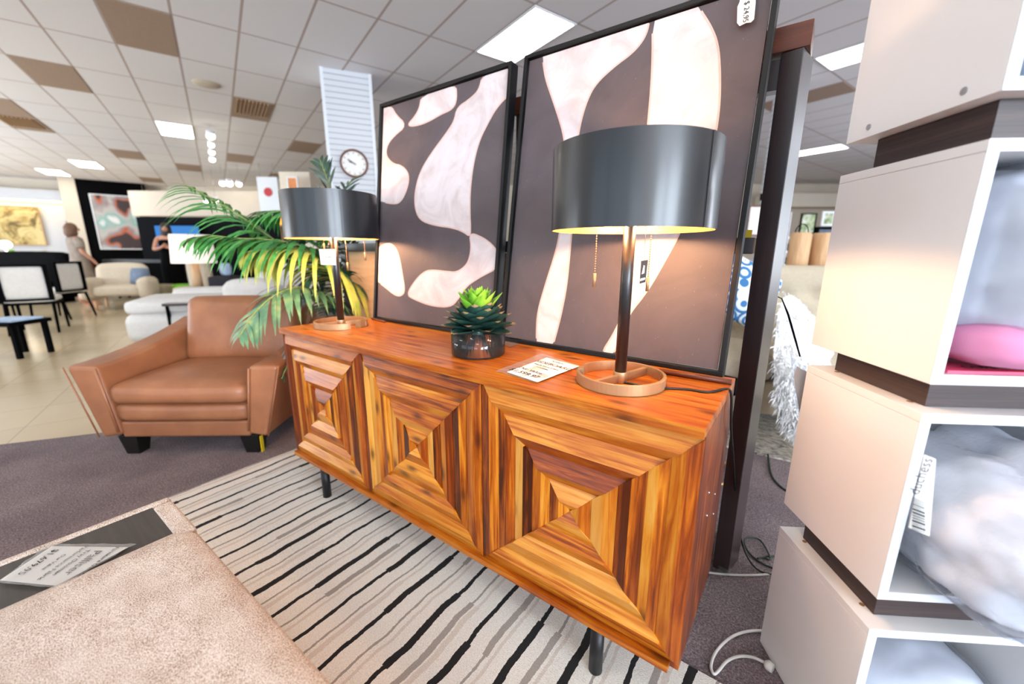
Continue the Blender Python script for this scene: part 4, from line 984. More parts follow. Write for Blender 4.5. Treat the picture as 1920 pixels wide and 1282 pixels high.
# ================================================================== BACKGROUND, RIGHT: lounge beyond the rack
def g0(u, d): P = dep(u, 475, d); return Vector((P.x, P.y, 0))
def zz_(v, d, u=960): return dep(u, v, d).z
m = MB(); A, B_ = flr(1405, 850), flr(1482, 868); dr = (B_-A).normalized(); nn = Vector((-dr.y, dr.x, 0)); A = A-dr*.9
T = basis((A.x, A.y, .006), dr, nn, (0, 0, 1)); m.box(0, 2.6, 0, 2.2, 0, .01, T); tag(obj('patterned_rug', m, 'worn_rug'), 'worn black and cream patterned rug under the tufted sofa', 'rug')
t = thing('tufted_sofa', 'cream linen sofa with button-tufted back seen between rack and white cubes', 'sofa', g0(1450, 2.75), R(20))
M['sofa_fab'] = plain('cream_sofa_linen', '#c4b8a2', .95, 0, var=.05, scale=50, bump=.3)
buttons = [(-.84+.24*i+(.12 if j % 2 else 0), .14*j-.17) for i in range(8) for j in range(3)]
def tuft(P):
    if P.y > 0: return P
    d = min(math.hypot(P.x-a, P.z-b) for a, b in buttons); return P+Vector((0, .05*math.exp(-(d/.045)**2)-.012*min(1, d/.1), 0))
m = MB(); m.puff((1.02, .10, .30), (0, .32, .76), .06, (0, .02, .01), Matrix.Translation((0, 0, 0)), 44, tuft); obj('tufted_back', m, 'sofa_fab', t)
m = MB()
for a, b in buttons: m.sphere((a, .225+.045, b+.76), .012, 8, 5)
o = obj('buttons', m, 'sofa_fab', t); o['kind'] = 'stuff'
for x_ in (-.5, .5):
    m = MB(); m.puff((.49, .34, .085), (x_, -.05, .44), .06, (.0, .01, .02), I4, 12); obj('seat_cushion', m, 'sofa_fab', t)
m = MB(); m.box(-1.02, 1.02, -.36, .42, .14, .355); obj('base', m, 'sofa_fab', t, bevel=.02)
for x_ in (-1.1, 1.1): m = MB(); m.puff((.10, .40, .25), (x_, .02, .40), .07, .01, I4, 12); obj('arm', m, 'sofa_fab', t)
for x_ in (-.95, .95):
    for y_ in (-.3, .34): m = MB(); m.cyl(.025, .016, .141, 12, Matrix.Translation((x_, y_, 0))); obj('leg', m, 'foot_black', t)
M['blue_pat'] = pillow_fab('blue_and_white_pillow_print', '#3d78ad', '#dfe6ea')
m = MB(); P = dep(1392, 545, 2.45); m.puff((.2, .05, .19), (0, 0, 0), .05, (0, .05, 0), Matrix.Translation(P) @ Matrix.Rotation(R(40), 4, 'Z') @ Matrix.Rotation(R(-20), 4, 'X') @ Matrix.Rotation(R(30), 4, 'Y'), 12)
tag(obj('throw_pillow', m, 'blue_pat'), 'blue and white geometric throw pillow on the tufted sofa', 'pillow')
# sheepskin
M['fleece'] = plain('white_sheepskin', '#f4f3f1', 1, 0, var=.03, scale=30)
t = thing('sheepskin_throw', 'long-haired white sheepskin draped over the tufted sofa beside the cubes', 'throw', g0(1510, 2.3))
m = MB(); pts = [[dep(u, v, d) for (u, v, d) in row] for row in (
    ((1470, 545, 2.55), (1500, 560, 2.6), (1530, 600, 2.6), (1560, 650, 2.5)), ((1455, 600, 2.35), (1490, 620, 2.35), (1530, 650, 2.35), (1575, 690, 2.35)),
    ((1450, 680, 2.15), (1485, 690, 2.1), (1520, 710, 2.1), (1570, 740, 2.1)), ((1452, 750, 2.12), (1480, 760, 2.08), (1510, 790, 2.06), (1560, 800, 2.1)), ((1470, 800, 2.12), (1480, 815, 2.1), (1496, 825, 2.08), (1530, 830, 2.1)))]
gv = [[m.v(p) for p in row] for row in pts]
for i in range(4):
    for j in range(3): m.face([gv[i][j], gv[i+1][j], gv[i+1][j+1], gv[i][j+1]], smooth=True)
sk = obj('hide', m, 'fleece', t, world=True, sub=2)
m = MB(); rn = random.Random(4)
for k in range(2600):
    i, j = rn.random()*4, rn.random()*3; a, b = int(i), int(j); fx, fyy = i-a, j-b; a = min(a, 3); b = min(b, 2)
    P = (pts[a][b]*(1-fx)+pts[a+1][b]*fx)*(1-fyy)+(pts[a][b+1]*(1-fx)+pts[a+1][b+1]*fx)*fyy
    d = Vector((rn.gauss(-.1, .4), rn.gauss(-.6, .4), rn.gauss(-.5, .4))).normalized(); L = rn.uniform(.02, .05); s_ = Vector((rn.random()-.5, rn.random()-.5, rn.random()-.5)).cross(d).normalized()*.004
    q = P+d*L+Vector((0, 0, -L*.35)); mid = P+d*L*.6; m.face([m.v(P-s_), m.v(P+s_), m.v(mid+s_*.7), m.v(q), m.v(mid-s_*.7)])
o = obj('wool', m, 'fleece', t, world=True); o['kind'] = 'stuff'
m = MB(); m.tube([dep(1436, 545, 1.36), dep(1466, 560, 1.42), dep(1478, 590, 1.42), dep(1488, 625, 1.42), dep(1500, 668, 1.42)], [.001, .002, .004, .004, .003], 6); tag(obj('black_strap', m, 'black'), 'thin black strap hanging in front of the white sheepskin', 'strap')
t = thing('wooden_vase', 'pale wooden vase right of the dark post, the left one of the pair', 'vase', dep(1492, 506, 3.5), 0, 'pair of pale wooden vases')
M['vase'] = wood('pale_ribbed_wood', '#b98e66', '#d3aa80', '#e2c19a', (14, 14, 2), .6)
vp = [(0, 0), (.07, .0), (.078, .02), (.078, .29), (.065, .31), (.05, .312), (.05, .29), (0, .28)]
m = MB(); m.lathe(vp, 24); a = obj('body', m, 'vase', t); m = MB(); m.tube([(.045*math.cos(q/10*PI), 0, .31+.07*math.sin(q/10*PI)) for q in range(11)], .004, 6); b = obj('handle', m, 'black', t)
t2 = thing('wooden_vase', 'pale wooden vase nearest the white cubes, the right one of the pair', 'vase', dep(1536, 508, 3.5), 0, 'pair of pale wooden vases')
link('body', a.data, t2).scale = (1.2, 1.2, 1.02)
t = thing('console_table', 'narrow pale console table standing behind the tufted sofa', 'table', g0(1470, 3.5), R(20)); zc = dep(1492, 506, 3.5).z-.002
m = MB(); m.box(-1.0, .9, -.17, .2, zc-.04, zc); obj('top', m, 'beige_fab', t)
for x_ in (-.95, .82):
    m = MB(); m.box(x_, x_+.05, -.15, .18, .018, zc-.041); obj('leg', m, 'beige_fab', t)
# column and things behind the rack
t_ = MB(); P = g0(1428, 6.5); T = basis(P, Rv, Fv, (0, 0, 1)); t_.box(0, .24, 0, .24, 0, CEIL, T); struct(obj('column', t_, 'slat'))
def pic(name, label, cat, u0, u1, v0, v1, d, fill, frame=None, fw=.02, th=.03, group=None, wallp=None):
    P = dep((u0+u1)/2, (v0+v1)/2, d)
    t = thing(name, label, cat, P, YAW, group); W_ = (u1-u0)*d/772*1.0; c = abs(math.cos(math.atan(((u0+u1)/2-960)/772))); H_ = (zz_(v0, d, (u0+u1)/2)-zz_(v1, d, (u0+u1)/2))
    x, z = W_/2, H_/2
    m = MB(); m.box(-x, x, -th*.6, th*.4, -z, z); obj('picture', m, fill, t)
    if frame:
        m = MB()
        for (a, b, c_, e) in ((-x-fw, x+fw, z, z+fw), (-x-fw, x+fw, -z-fw, -z), (-x-fw, -x, -z, z), (x, x+fw, -z, z)): m.box(a, b, -th, th*.5, c_, e)
        obj('frame', m, frame, t)
    return t
M['tree_pic'] = None
s = NT('yellow_tree_print'); v = s.coord(); f = s.noise(v, 1.6, 6, .75, 1.2); s.col(s.ramp(f, [(.40, '#6f5f36'), (.47, '#c0a765'), (.55, '#dccb92')])); s.set(Roughness=.6); M['tree_pic'] = s.m
s = NT('abstract_print'); v = s.coord(scale=(1, 1, .8), loc=(.3, 0, .9)); f = s.noise(v, 1.5, 2, .4, .3); s.col(s.ramp(f, [(.30, '#30100a'), (.41, '#2a1c1c'), (.45, '#b4562a'), (.49, '#8a7f80'), (.56, '#b5aca8'), (.64, '#7fa8a2'), (.70, '#dcd8d6')])); s.set(Roughness=.5); M['abs_pic'] = s.m
s = NT('green_print'); v = s.coord(scale=(3, 3, 3)); f = s.noise(v, 2, 3); s.col(s.ramp(f, [(.4, '#d8d6c6'), (.55, '#93a870'), (.7, '#4c5c3c')])); M['green_pic'] = s.m
pic('framed_print', 'small dark framed print above the right wooden vase', 'picture', 1532, 1556, 430, 448, 5.2, 'blue_grey', 'black', .03)
pic('framed_print', 'pale green framed print on the far wall between post and cubes', 'picture', 1502, 1526, 402, 436, 11, 'green_pic', 'black', .03)
pic('framed_print', 'small white framed print with green leaf next to the cubes, far wall', 'picture', 1544, 1560, 400, 420, 11, 'green_pic', 'white_edge', .05)
pic('wall_sign', 'tiny black sign on the white column behind the rack post', 'sign', 1426, 1440, 363, 376, 6.2, 'black')
pic('notice_board', 'white paper notice board with copper edge seen left of the rack post', 'board', 1402, 1424, 388, 440, 5.5, 'paper', 'red_bar', .015)
m = MB(); P = dep(1388, 470, 3.4); P.z = zc+.052; m.sphere((0, 0, 0), (.07, .07, .05), 14, 8, Matrix.Translation(P)); tag(obj('ceramic_ball', m, 'peach'), 'small peach round ornament on the console left of the post', 'ornament')
# far shelves right
t = thing('wall_shelving', 'far white shelving with small dark goods behind the wooden vases', 'shelving', g0(1525, 9), YAW)
m = MB(); m.box(-.6, .6, 0, .3, 0, .9); m.box(-.6, .6, 0, .3, 1.15, 1.19); m.box(-.6, .6, 0, .3, 1.45, 1.49); m.box(-.62, -.6, 0, .3, 0, 2.0); m.box(.6, .62, 0, .3, 0, 2.0); obj('carcass', m, 'white_edge', t)
m = MB(); rn = random.Random(9)
for k in range(5):
    x = -.5+k*.22; h = rn.uniform(.1, .22)
    for z in (.9, 1.19): m = MB(); m.cyl(.05, z+.001, z+h, 10, Matrix.Translation((x, .15, 0))); g = obj('jar', m, 'black'); g.matrix_basis = t.matrix_basis.copy(); tag(g, 'small dark jar on the far white shelving behind the vases', 'jar', 'dark jars on the far shelving')
m = MB(); A = dep(1440, 370, 15); B_ = dep(1620, 370, 15); T = basis((A.x, A.y, 0), Rv, Fv, (0, 0, 1)); m.box(0, (B_-A).length, 0, .8, 2.75, 3.2, T); struct(obj('trim_1', m, 'wall_warm'))
# metal ring table left of post
t = thing('side_table', 'small brass ring-based side table between right painting and dark post', 'table', g0(1372, 1.95))
m = MB(); m.lathe([(.14, .016), (.15, .016), (.15, .03), (.14, .03), (.14, .016)], 28); m.tube([(.145, 0, .02), (.145, 0, .5)], .006, 6); m.tube([(-.145, 0, .02), (-.145, 0, .5)], .006, 6); obj('frame', m, 'brass', t)
m = MB(); m.cyl(.16, .5, .515, 28); obj('top', m, 'black', t)

# ================================================================== BACKGROUND, LEFT: the showroom
wl = Vector((V[1][0]-V[0][0], V[1][1]-V[0][1], 0)).normalized(); nl = Vector((wl.y, -wl.x, 0)); WL0 = Vector((V[0][0], V[0][1], 0))
def onwall(u, v, off): return hit(u, v, WL0+nl*off, nl)
a = onwall(-60, 400, .02); b = onwall(150, 400, .02); T = basis((a.x, a.y, 0), wl, -nl, (0, 0, 1)); Lw = (b-a).length
M['slat_warm'] = M['slat']
m = MB(); m.box(0, Lw, -.03, 0, .9, zz_(375, 13.2), T); struct(obj('wall_panel', m, 'slat'))
zb0, zb1 = onwall(80, 376, .4).z, onwall(80, 356, .4).z
m = MB(); m.box(-1, Lw, -.42, -.031, zb0, zb1, T); struct(obj('trim_2', m, 'slat'))
m = MB(); m.box(.1, Lw-.1, -.30, -.12, zb0-.02, zb0-.001, T); M['strip'] = emis('warm_strip_light', '#ffcf7a', 15)
tag(obj('strip_light', m, 'strip'), 'warm strip light hidden under the bulkhead above the yellow picture', 'light')
def wallpic(name, label, cat, u0, u1, v0, v1, off, fill, frame, fw=.03):
    p = [onwall(u, (v0+v1)/2, off) for u in (u0, u1)]; um = (u0+u1)/2; z1, z0 = onwall(um, v0, off).z, onwall(um, v1, off).z
    P = p[0]; t = thing(name, label, cat, Vector((P.x, P.y, z0)), math.atan2(wl.y, wl.x)); W_ = (p[1]-p[0]).length; H_ = z1-z0
    m = MB(); m.box(0, W_, -.05, 0, 0, H_); obj('picture', m, fill, t)
    m = MB()
    for q in ((-fw, W_+fw, H_, H_+fw), (-fw, W_+fw, -fw, 0), (-fw, 0, 0, H_), (W_, W_+fw, 0, H_)): m.box(q[0], q[1], -.07, 0, q[2], q[3])
    obj('frame', m, frame, t)
wallpic('framed_print', 'large yellow framed print of a dark tree on the far left wall', 'picture', -5, 78, 388, 458, .09, 'tree_pic', 'brass')
for (u0, u1, v, lb) in ((126, 148, 416, 'black floating wall shelf, the topmost, right of the yellow tree picture'), (131, 144, 433, 'black floating wall shelf, the small middle one, right of the yellow tree picture'), (132, 156, 466, 'dark floating wall shelf, the lowest, behind the woman in grey')):
    A = onwall(u0, v, .05); B_ = onwall(u1, v, .05); T = basis(A, wl, -nl, (0, 0, 1)); m = MB(); m.box(0, (B_-A).length, -.25, 0.0, -.06, .02, T); m.box(.05, (B_-A).length-.05, -.2, -.04, -.16, -.06, T); tag(obj('wall_shelf', m, 'black'), lb, 'shelf')
m = MB(); A = onwall(145, 452, .15); m.sphere(A, (.12, .12, .16), 14, 8); tag(obj('round_vase', m, 'blue_grey'), 'grey rounded vase on the lowest black wall shelf behind the woman', 'vase')
# dark display wall with abstract print
a = onwall(158, 420, 1.1); b = onwall(284, 420, 1.1); T = basis((a.x, a.y, 0), wl, -nl, (0, 0, 1)); Lw = (b-a).length
m = MB(); m.box(.0, Lw, 0, .25, 0, CEIL, T); struct(obj('wall_partition', m, 'black'))
m = MB(); m.box(-.42, -.001, -.06, .3, 0, CEIL, T); struct(obj('trim_3', m, 'wall'))
wallpic('framed_print', 'large abstract print in orange, white and teal on the black display wall', 'picture', 180, 262, 368, 466, 1.18, 'abs_pic', 'white_edge')
# mid dark wall and bright soffit
A = dep(268, 475, 11.8); B_ = dep(555, 475, 11.8); T = basis((A.x, A.y, 0), Rv, Fv, (0, 0, 1)); M['navy'] = plain('navy_black_wall_paint', '#0a0b10', .8, Specular_IOR_Level=.1)
m = MB(); m.box(0, (B_-A).length, 0, .2, 0, zz_(407, 11.8, 400), T); struct(obj('wall_partition', m, 'navy'))
A = dep(262, 475, 13.5); B_ = dep(540, 475, 13.5); T = basis((A.x, A.y, 0), Rv, Fv, (0, 0, 1))
m = MB(); m.box(0, (B_-A).length, 0, .3, zz_(405, 13.5, 400), zz_(358, 13.5, 400), T); struct(obj('trim_4', m, 'wall'))
t = thing('television', 'wide television showing a bright blue picture on the dark wall', 'television', dep(334, 442, 11.6), YAW)
m = MB(); m.box(-.64, .64, 0, .06, -.38, .30); obj('housing', m, 'black', t); m = MB(); m.box(-.61, .61, -.012, -.001, -.35, .27); obj('screen', m, 'tv', t)
t = thing('hanging_sign', 'white hanging banner with a red circle behind the palm fronds', 'sign', dep(503, 360, 12.5), YAW)
m = MB(); m.box(-.30, .30, 0, .05, -.55, .42); obj('banner', m, 'white_edge', t); M['red'] = plain('red_print', '#c22c33', .5)
m = MB(); m.cyl(.125, 0, .012, 28, Matrix.Translation((0, 0, .0)) @ Matrix.Rotation(PI/2, 4, 'X')); obj('red_disc', m, 'red', t)
m = MB(); z_ = CEIL-dep(503, 360, 12.5).z; m.tube([(-.2, .02, .42), (-.2, .02, z_)], .006, 5); m.tube([(.2, .02, .42), (.2, .02, z_)], .006, 5); obj('hangers', m, 'steel', t)
m = MB(); A = dep(540, 475, 10.5); T = basis((A.x, A.y, 0), Rv, Fv, (0, 0, 1)); m.box(0, .75, 0, .6, 0, zz_(322, 10.5, 560), T); struct(obj('column', m, 'wall_warm'))
M['orange_pic'] = plain('orange_flame_print', '#e08a4a', .5, 0, var=.35, scale=4)
pic('framed_print', 'orange and cream print on the pale column beside the left lampshade', 'picture', 543, 558, 334, 372, 10.3, 'orange_pic', 'white_edge', .03)
M['glow'] = emis('amber_glass', '#ff9a3c', 3)
t = thing('amber_lamp', 'glowing amber globe lamp behind the palm just left of the lampshade', 'lamp', dep(527, 425, 6.5))
m = MB(); m.sphere((0, 0, .1), .075, 18, 10); obj('globe', m, 'glow', t); m = MB(); zt_ = dep(527, 425, 6.5).z; m.cyl(.012, -zt_+.1, .03, 10); m.cyl(.13, -zt_, -zt_+.02, 20); m.cyl(.05, .0, .03, 14); obj('stand', m, 'brass', t)
# furniture
def legs(t, xs, ys, r, h, mat_, z0=.0, sq=False):
    for x in xs:
        for y in ys:
            m = MB()
            if sq: m.box(x-r, x+r, y-r, y+r, z0, h)
            else: m.cyl(r*.7, z0, h, 10, Matrix.Translation((x, y, 0)), r1=r)
            obj('leg', m, mat_, t)
t = thing('white_armchair', 'cream boucle armchair on short wooden legs beside the woman in grey', 'armchair', g0(213, 8.2), YAW+R(30))
m = MB(); m.puff((.36, .33, .10), (0, -.02, .36), .07, .01, I4, 12); obj('seat', m, 'cream_fab', t)
m = MB(); m.puff((.40, .13, .30), (-.02, .33, .62), .11, (.02, .03, .03), Matrix.Rotation(R(-8), 4, 'X'), 14); obj('backrest', m, 'cream_fab', t)
for sg in (-1, 1): m = MB(); m.puff((.11, .38, .20), (sg*.43, 0, .40), .09, .02, I4, 12); obj('arm', m, 'cream_fab', t)
legs(t, (-.34, .34), (-.28, .3), .03, .2, 'vase')
m = MB(); m.puff((.17, .06, .17), (0, 0, 0), .05, (0, .05, 0), Matrix.Translation(t.matrix_basis @ Vector((.3, .12, .62))) @ Matrix.Rotation(YAW, 4, 'Z') @ Matrix.Rotation(R(-15), 4, 'X'), 10); tag(obj('throw_pillow', m, 'blue_grey'), 'small grey patterned pillow on the cream armchair', 'pillow')
t = thing('dark_console', 'long black console table below the abstract print', 'table', g0(262, 9.9), YAW)
m = MB(); m.box(-.75, .85, -.2, .25, .86, .93); obj('top', m, 'foot_black', t); m = MB(); m.box(-.72, .82, -.18, .23, .08, .859); obj('cabinet', m, 'black', t); legs(t, (-.6, .7), (-.1, .15), .03, .081, 'black')
m = MB(); m.puff((.23, .2, .16), (0, 0, .25), .04, .01, Matrix.Translation(g0(288, 8.95)) @ Matrix.Rotation(YAW, 4, 'Z'), 8); m.box(-.2, .2, -.18, .18, 0, .10, Matrix.Translation(g0(288, 8.95)) @ Matrix.Rotation(YAW, 4, 'Z')); M['olive'] = plain('olive_beige_cloth', '#94876a', .9); tag(obj('bench_ottoman', m, 'olive'), 'low olive beige ottoman right of the cream armchair', 'ottoman')
def dchair(label, u, d, rot, grp):
    t = thing('dining_chair', label, 'chair', g0(u, d), YAW+rot, grp)
    m = MB(); m.puff((.24, .24, .04), (0, 0, .47), .03, .01, I4, 8); obj('seat', m, 'white_fab', t)
    m = MB(); m.puff((.20, .03, .22), (0, -.25, .71), .025, .005, I4, 8); obj('backrest', m, 'white_fab', t)
    m = MB(); m.box(-.245, -.205, -.29, -.22, .46, .96); m.box(.205, .245, -.29, -.22, .46, .96); m.box(-.205, .205, -.29, -.22, .93, .96); m.box(-.205, .205, -.29, -.22, .46, .49); m.box(-.245, .245, -.22, .24, .40, .43); obj('frame', m, 'black', t)
    for x in (-.225, .225):
        for (y, dy) in ((-.255, -.09), (.22, .03)): m = MB(); m.tube([(x, y, .43), (x*1.02, y+dy, 0.0)], [.02, .015], 8); obj('leg', m, 'black', t)
dchair('black-framed dining chair with cream back, the nearest one at the left edge', 42, 5.75, R(38), 'black and cream dining chairs')
dchair('black-framed dining chair with cream back, turned sideways behind the nearest one', 88, 6.9, R(95), 'black and cream dining chairs')
dchair('black-framed dining chair with cream back, cut off by the left photo edge', -52, 6.5, R(45), 'black and cream dining chairs')
t = thing('black_sofa', 'low black sofa with dark cushions at the left edge below the tree picture', 'sofa', g0(15, 8.9), YAW)
m = MB(); m.puff((1.0, .4, .2), (0, 0, .28), .08, .01, I4, 10); obj('seat', m, 'black', t); m = MB(); m.puff((1.0, .13, .38), (0, .3, .72), .1, .02, I4, 10); obj('backrest', m, 'black', t); m = MB(); m.box(-.9, .9, -.3, .3, 0, .09); obj('plinth', m, 'black', t)
t = thing('sideboard_cabinet', 'brown wooden cabinet behind the woman in grey crowded with small ornaments', 'cabinet', g0(82, 10.3), YAW)
m = MB(); m.box(-.95, .9, -.2, .3, .05, .93); obj('body', m, 'red_bar', t); legs(t, (-.8, .8), (-.1, .2), .03, .051, 'black')
for k, (x, h, mt) in enumerate(((-.8, .22, 'green_pl'), (-.4, .16, 'brass'), (.0, .2, 'beige_fab'), (.35, .14, 'red_bar'))):
    m = MB(); m.lathe([(0, 0), (.07, 0), (.09, h*.5), (.05, h), (0, h)], 14); o = obj('ornament', m, mt); o.matrix_basis = Matrix.Translation(t.matrix_basis @ Vector((x, 0, .931))); tag(o, ('olive green', 'brass', 'beige', 'brown')[k]+' ornament on the brown cabinet behind the woman in grey', 'ornament', 'ornaments on the brown cabinet')
t = thing('globe_lamp', 'small bright white globe lamp at the left edge below the tree picture', 'lamp', dep(12, 470, 9.6))
m = MB(); m.sphere((0, 0, .14), (.11, .11, .09), 16, 10); obj('globe', m, 'led', t); m = MB(); m.cyl(.03, -dep(12, 470, 9.6).z+.0, .06, 12); obj('stand', m, 'steel', t)
t = thing('dark_stool', 'dark low stool at the left edge in front of the dining chairs', 'stool', g0(0, 4.35), YAW)
m = MB(); m.box(-.25, .14, -.2, .2, .36, .40); obj('seat', m, 'black', t); legs(t, (-.2, .1), (-.15, .15), .02, .361, 'black', sq=True)
M['pale_blue'] = plain('pale_blue_print', '#a9bfd9', .6, 0, var=.2, scale=9)
m = MB(); T = t.matrix_basis @ Matrix.Translation((-.04, 0, .403)); m.box(-.2, .16, -.16, .14, 0, .02, T); tag(obj('catalogue', m, 'pale_blue'), 'pale blue and white catalogue lying on the dark stool at left edge', 'book')
# white swivel sofa, C-table
t = thing('white_sofa', 'rounded white upholstered sofa behind the leather armchair', 'sofa', g0(338, 5.4), YAW+R(25))
m = MB(); m.puff((.55, .50, .19), (0, 0, .22), .12, .02, I4, 14); obj('base', m, 'white_fab', t); m = MB(); m.puff((.53, .48, .09), (0, .0, .47), .07, .02, I4, 12); obj('seat', m, 'white_fab', t)
m = MB(); m.puff((.42, .14, .07), (.2, .34, .56), .06, .02, I4, 12); obj('backrest', m, 'white_fab', t)
t = thing('c_table', 'black C-shaped side table reaching over the rounded white sofa', 'table', g0(292, 4.9), YAW+R(20))
zt_ = dep(332, 575, 4.75).z
m = MB(); m.box(.02, .34, -.15, .15, zt_, zt_+.03); obj('top', m, 'espresso', t); m = MB(); m.box(-.29, .03, -.14, -.10, 0.008, .03); m.box(-.29, .03, .1, .14, 0.008, .03); m.box(0, .03, -.1, .1, .008, .03); m.box(-.29, -.25, -.14, .14, 0.008, .03); m.box(-.29, -.26, -.02, .02, .03, .031); obj('foot_frame', m, 'black', t); m = MB(); m.box(.0, .03, -.02, .02, .03, zt_); obj('upright', m, 'black', t)
t = thing('white_couch', 'white couch with rounded cushions seen under the palm fronds', 'sofa', g0(478, 4.9), YAW)
m = MB(); m.puff((.33, .4, .2), (-.05, 0, .25), .08, .02, I4, 12); obj('base', m, 'white_fab', t)
m = MB(); m.puff((.27, .2, .17), (-.12, .05, .63), .1, .03, I4, 12); obj('cushion', m, 'white_fab', t); m = MB(); m.puff((.24, .13, .2), (.05, .35, .78), .1, .02, I4, 12); obj('cushion', m, 'white_fab', t)
t = thing('table_lamp', 'large white lampshade on a wooden post base in front of the television', 'lamp', dep(374, 546, 6.6))
hz = lambda v: dep(374, v, 6.6).z-dep(374, 546, 6.6).z
M['shade_w'] = plain('lit_white_lampshade_cloth', '#efe4d8', .9, 0, var=.03, Emission_Color=(1, .9, .78, 1), Emission_Strength=.45)
m = MB(); m.lathe([(.30, hz(493)), (.27, hz(440)), (.267, hz(440)), (.298, hz(493))], 40); obj('shade', m, 'shade_w', t)
m = MB(); m.cyl(.07, 0.0, hz(493)+.05, 20, r1=.055); obj('base', m, 'vase', t)
t = thing('dark_side_table', 'charcoal side table carrying the white-shaded lamp', 'table', g0(398, 6.7), YAW); zt_ = dep(374, 546, 6.6).z-.002
m = MB(); m.box(-.42, .36, -.3, .3, zt_-.05, zt_); obj('top', m, 'dark_fab', t); m = MB(); m.box(-.38, .32, -.26, .26, .0, zt_-.051); obj('body', m, 'dark_fab', t)
t = thing('basket', 'dark woven storage basket on the charcoal side table under the fronds', 'basket', t.matrix_basis @ Vector((.16, .0, zt_+.002)), YAW)
m = MB(); m.puff((.19, .17, .115), (0, 0, .127), .03, .01, I4, 8); obj('body', m, 'dark_fab', t)
m = MB(); m.puff((.1, .05, .1), (0, 0, 0), .03, (0, .03, 0), Matrix.Translation(t.matrix_basis @ Vector((.02, 0, .355))), 8); tag(obj('pale_cushion', m, 'pale_blue'), 'small pale blue cushion propped on the dark woven basket', 'pillow')
t = thing('beige_chair', 'beige upholstered chair partly behind the wooden lamp base', 'chair', g0(352, 7.2), YAW)
m = MB(); m.puff((.2, .06, .3), (0, .2, .78), .05, .02, I4, 10); obj('backrest', m, 'beige_fab', t); m = MB(); m.puff((.22, .22, .06), (0, 0, .46), .04, .01, I4, 8); obj('seat', m, 'beige_fab', t); legs(t, (-.17, .17), (-.16, .18), .02, .43, 'black')
t = thing('green_bucket', 'green-lidded plastic bucket on the floor by the woman in black', 'bucket', g0(333, 8.8))
m = MB(); m.cyl(.15, .0, .34, 24, r1=.18); obj('body', m, 'pale_blue', t); m = MB(); m.cyl(.195, .341, .43, 24); obj('lid', m, 'green_pl', t)

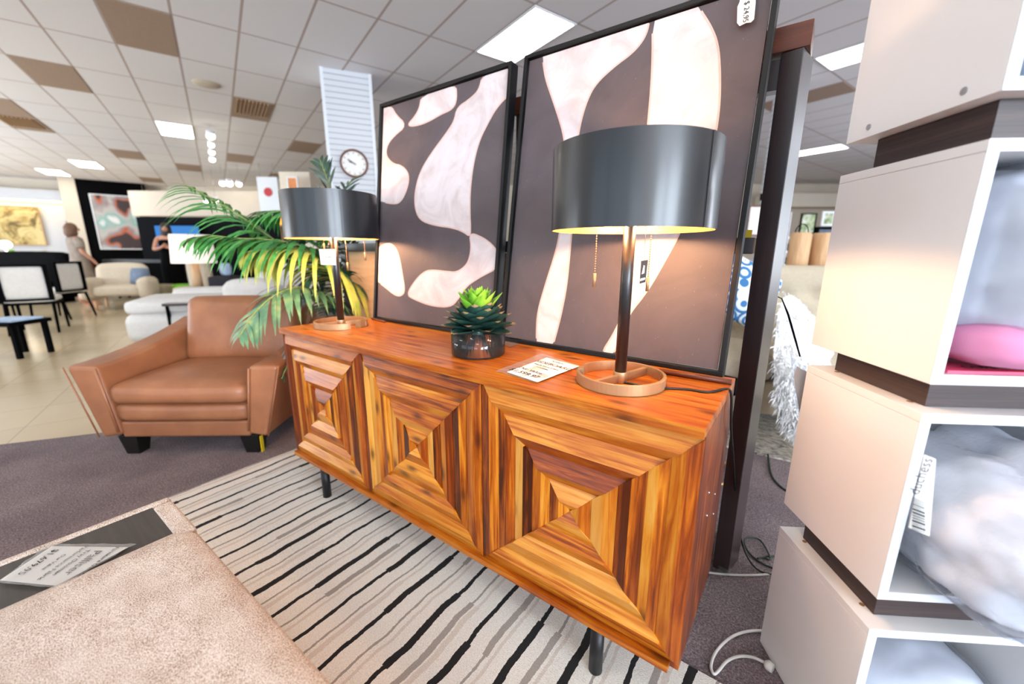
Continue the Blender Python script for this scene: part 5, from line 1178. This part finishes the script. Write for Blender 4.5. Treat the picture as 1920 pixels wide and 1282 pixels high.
# ---- people
def skin(name, verts, edges, radii, mat_, parent, sub=2, root=0):
    me = bpy.data.meshes.new(name); me.from_pydata(verts, edges, []); me.materials.append(M[mat_]); o = link(name, me, parent)
    md = o.modifiers.new('skin', 'SKIN'); md.use_smooth_shade = True
    for i, r in enumerate(radii): me.skin_vertices[0].data[i].radius = (r, r) if not isinstance(r, tuple) else r
    me.skin_vertices[0].data[root].use_root = True
    s_ = o.modifiers.new('sub', 'SUBSURF'); s_.levels = sub; s_.render_levels = sub; return o
def person(label, loc, rotz, H, dress, hair, arms, bare_back=False, hairlen=.18):
    """faces local -y"""
    t = thing('person', label, 'person', loc, rotz); k = H/1.68
    vs = [(0, 0, .93), (0, 0, 1.12), (0, .01, 1.32), (0, .01, 1.43), (0, -.005, 1.50), (0, -.01, 1.58), (0, -.01, 1.66)]; rs = [(.15, .11), (.12, .09), (.15, .10), (.06, .055), (.05, .05), (.075, .09), (.06, .075)]
    es = [(i, i+1) for i in range(6)]
    def chain(base, pts, rr):
        p = base
        for q, r in zip(pts, rr): vs.append(q); rs.append(r); es.append((p, len(vs)-1)); p = len(vs)-1
    for sg, st in ((-1, -.06), (1, .07)): chain(0, [(sg*.09, 0, .86), (sg*.095, st*.5, .48), (sg*.10, st+.03, .10), (sg*.105, st-.10, .035)], [(.085, .085), (.055, .06), (.035, .04), (.035, .025)])
    for sg, a in zip((-1, 1), arms): 
        chain(2, [(sg*.17, .01, 1.38)]+[(x*sg, y, z) for x, y, z in a], [(.05, .05), (.04, .04), (.03, .03), (.028, .018)])
        h = len(vs)-1; hx, hy, hz_ = vs[h]; px_, py_, pz_ = vs[h-1]; d = (Vector((hx, hy, hz_))-Vector((px_, py_, pz_))).normalized(); sx = d.cross(Vector((0, 1, .2))).normalized()
        for f_ in range(4):
            o_ = sx*(f_-1.5)*.018; q0 = Vector((hx, hy, hz_))+o_+d*.03; q1 = q0+d*(.055, .065, .06, .045)[f_]+Vector((0, -.01, 0)); chain(h, [tuple(q0), tuple(q1)], [.008, .006])
        q0 = Vector((hx, hy, hz_))-sx*.035-d*.01; chain(h, [tuple(q0), tuple(q0+d*.04-sx*.01)], [.009, .007])
    vs = [(x*k, y*k, z*k) for x, y, z in vs]; rs = [(r[0]*k, r[1]*k) if isinstance(r, tuple) else r*k for r in rs]
    skin('body', vs, es, rs, 'skin', t)
    m = MB(); m.sphere((0, -.095*k, 1.575*k), (.012*k, .018*k, .02*k), 8, 6); obj('nose', m, 'skin', t)
    m = MB()
    for sg in (-1, 1): m.sphere((sg*.03*k, -.088*k, 1.60*k), .009*k, 8, 6)
    obj('eyes', m, 'hair_dark', t); m = MB(); m.sphere((0, -.09*k, 1.54*k), (.022*k, .008*k, .006*k), 8, 6); obj('mouth', m, 'red_bar', t)
    m = MB(); m.sphere((0, .02*k, 1.615*k), (.095*k, .10*k, .10*k), 18, 12); m.lathe([(.07*k, (1.60-hairlen)*k), (.105*k, (1.6-hairlen*.6)*k), (.098*k, 1.62*k), (.05*k, 1.69*k)], 20, Matrix.Translation((0, .035*k, 0)), close=True); obj('hair', m, hair, t)
    m = MB(); prof = dress
    m.lathe([(r*k, z*k) for r, z in prof], 28, I4, sx=1.25, sy=.92); 
    for vv in m.bm.verts: vv.co += Vector((0, 0, .0)); a = math.atan2(vv.co.y, vv.co.x); low = max(0, (1.0*k-vv.co.z)); vv.co.x *= 1+.06*math.sin(a*9)*low; vv.co.y *= 1+.06*math.sin(a*9)*low
    return t, m, k
t, m, k = person('woman in a loose grey-brown dress, seen blurred and turned away at left', g0(146, 8.5), YAW+R(150), 1.66, [(.065, 1.44), (.13, 1.40), (.145, 1.30), (.135, 1.15), (.145, 1.0), (.18, .8), (.2, .6), (.205, .56), (.19, .57)], 'hair_brown',
    ([(.22, -.02, 1.12), (.20, -.16, .95), (.18, -.2, .88)], [(.23, .02, 1.12), (.24, -.10, .90), (.24, -.12, .82)]))
obj('dress', m, 'dress_grey', t)
m = MB()
for sg in (-1, 1): m.tube([(sg*.21, 0, 1.38*k), (sg*.255, 0, 1.2*k)], [.075, .07], 12, caps=True)
obj('sleeves', m, 'dress_grey', t)
m = MB()
for sg in (-1, 1): m.puff((.045, .12, .02), (sg*.105, -.05, .02), .015, .0, I4, 4)
obj('shoes', m, 'skin', t, label='flat tan shoes')
t, m, k = person('woman in a sleeveless black dress standing before the television, arms raised to chest', g0(318, 9.6), YAW+R(30), 1.74, [(.10, 1.34), (.135, 1.30), (.125, 1.15), (.14, .95), (.16, .7), (.15, .3), (.14, .22), (.13, .23)], 'hair_dark',
    ([(.24, -.10, 1.12), (.10, -.26, 1.16), (.04, -.28, 1.2)], [(.24, -.10, 1.12), (.10, -.28, 1.14), (.04, -.3, 1.17)]), hairlen=.25)
obj('dress', m, 'black', t)
m = MB()
for sg in (-1, 1): m.puff((.045, .12, .03), (sg*.105, -.05, .03), .015, .0, I4, 4)
obj('shoes', m, 'black', t)
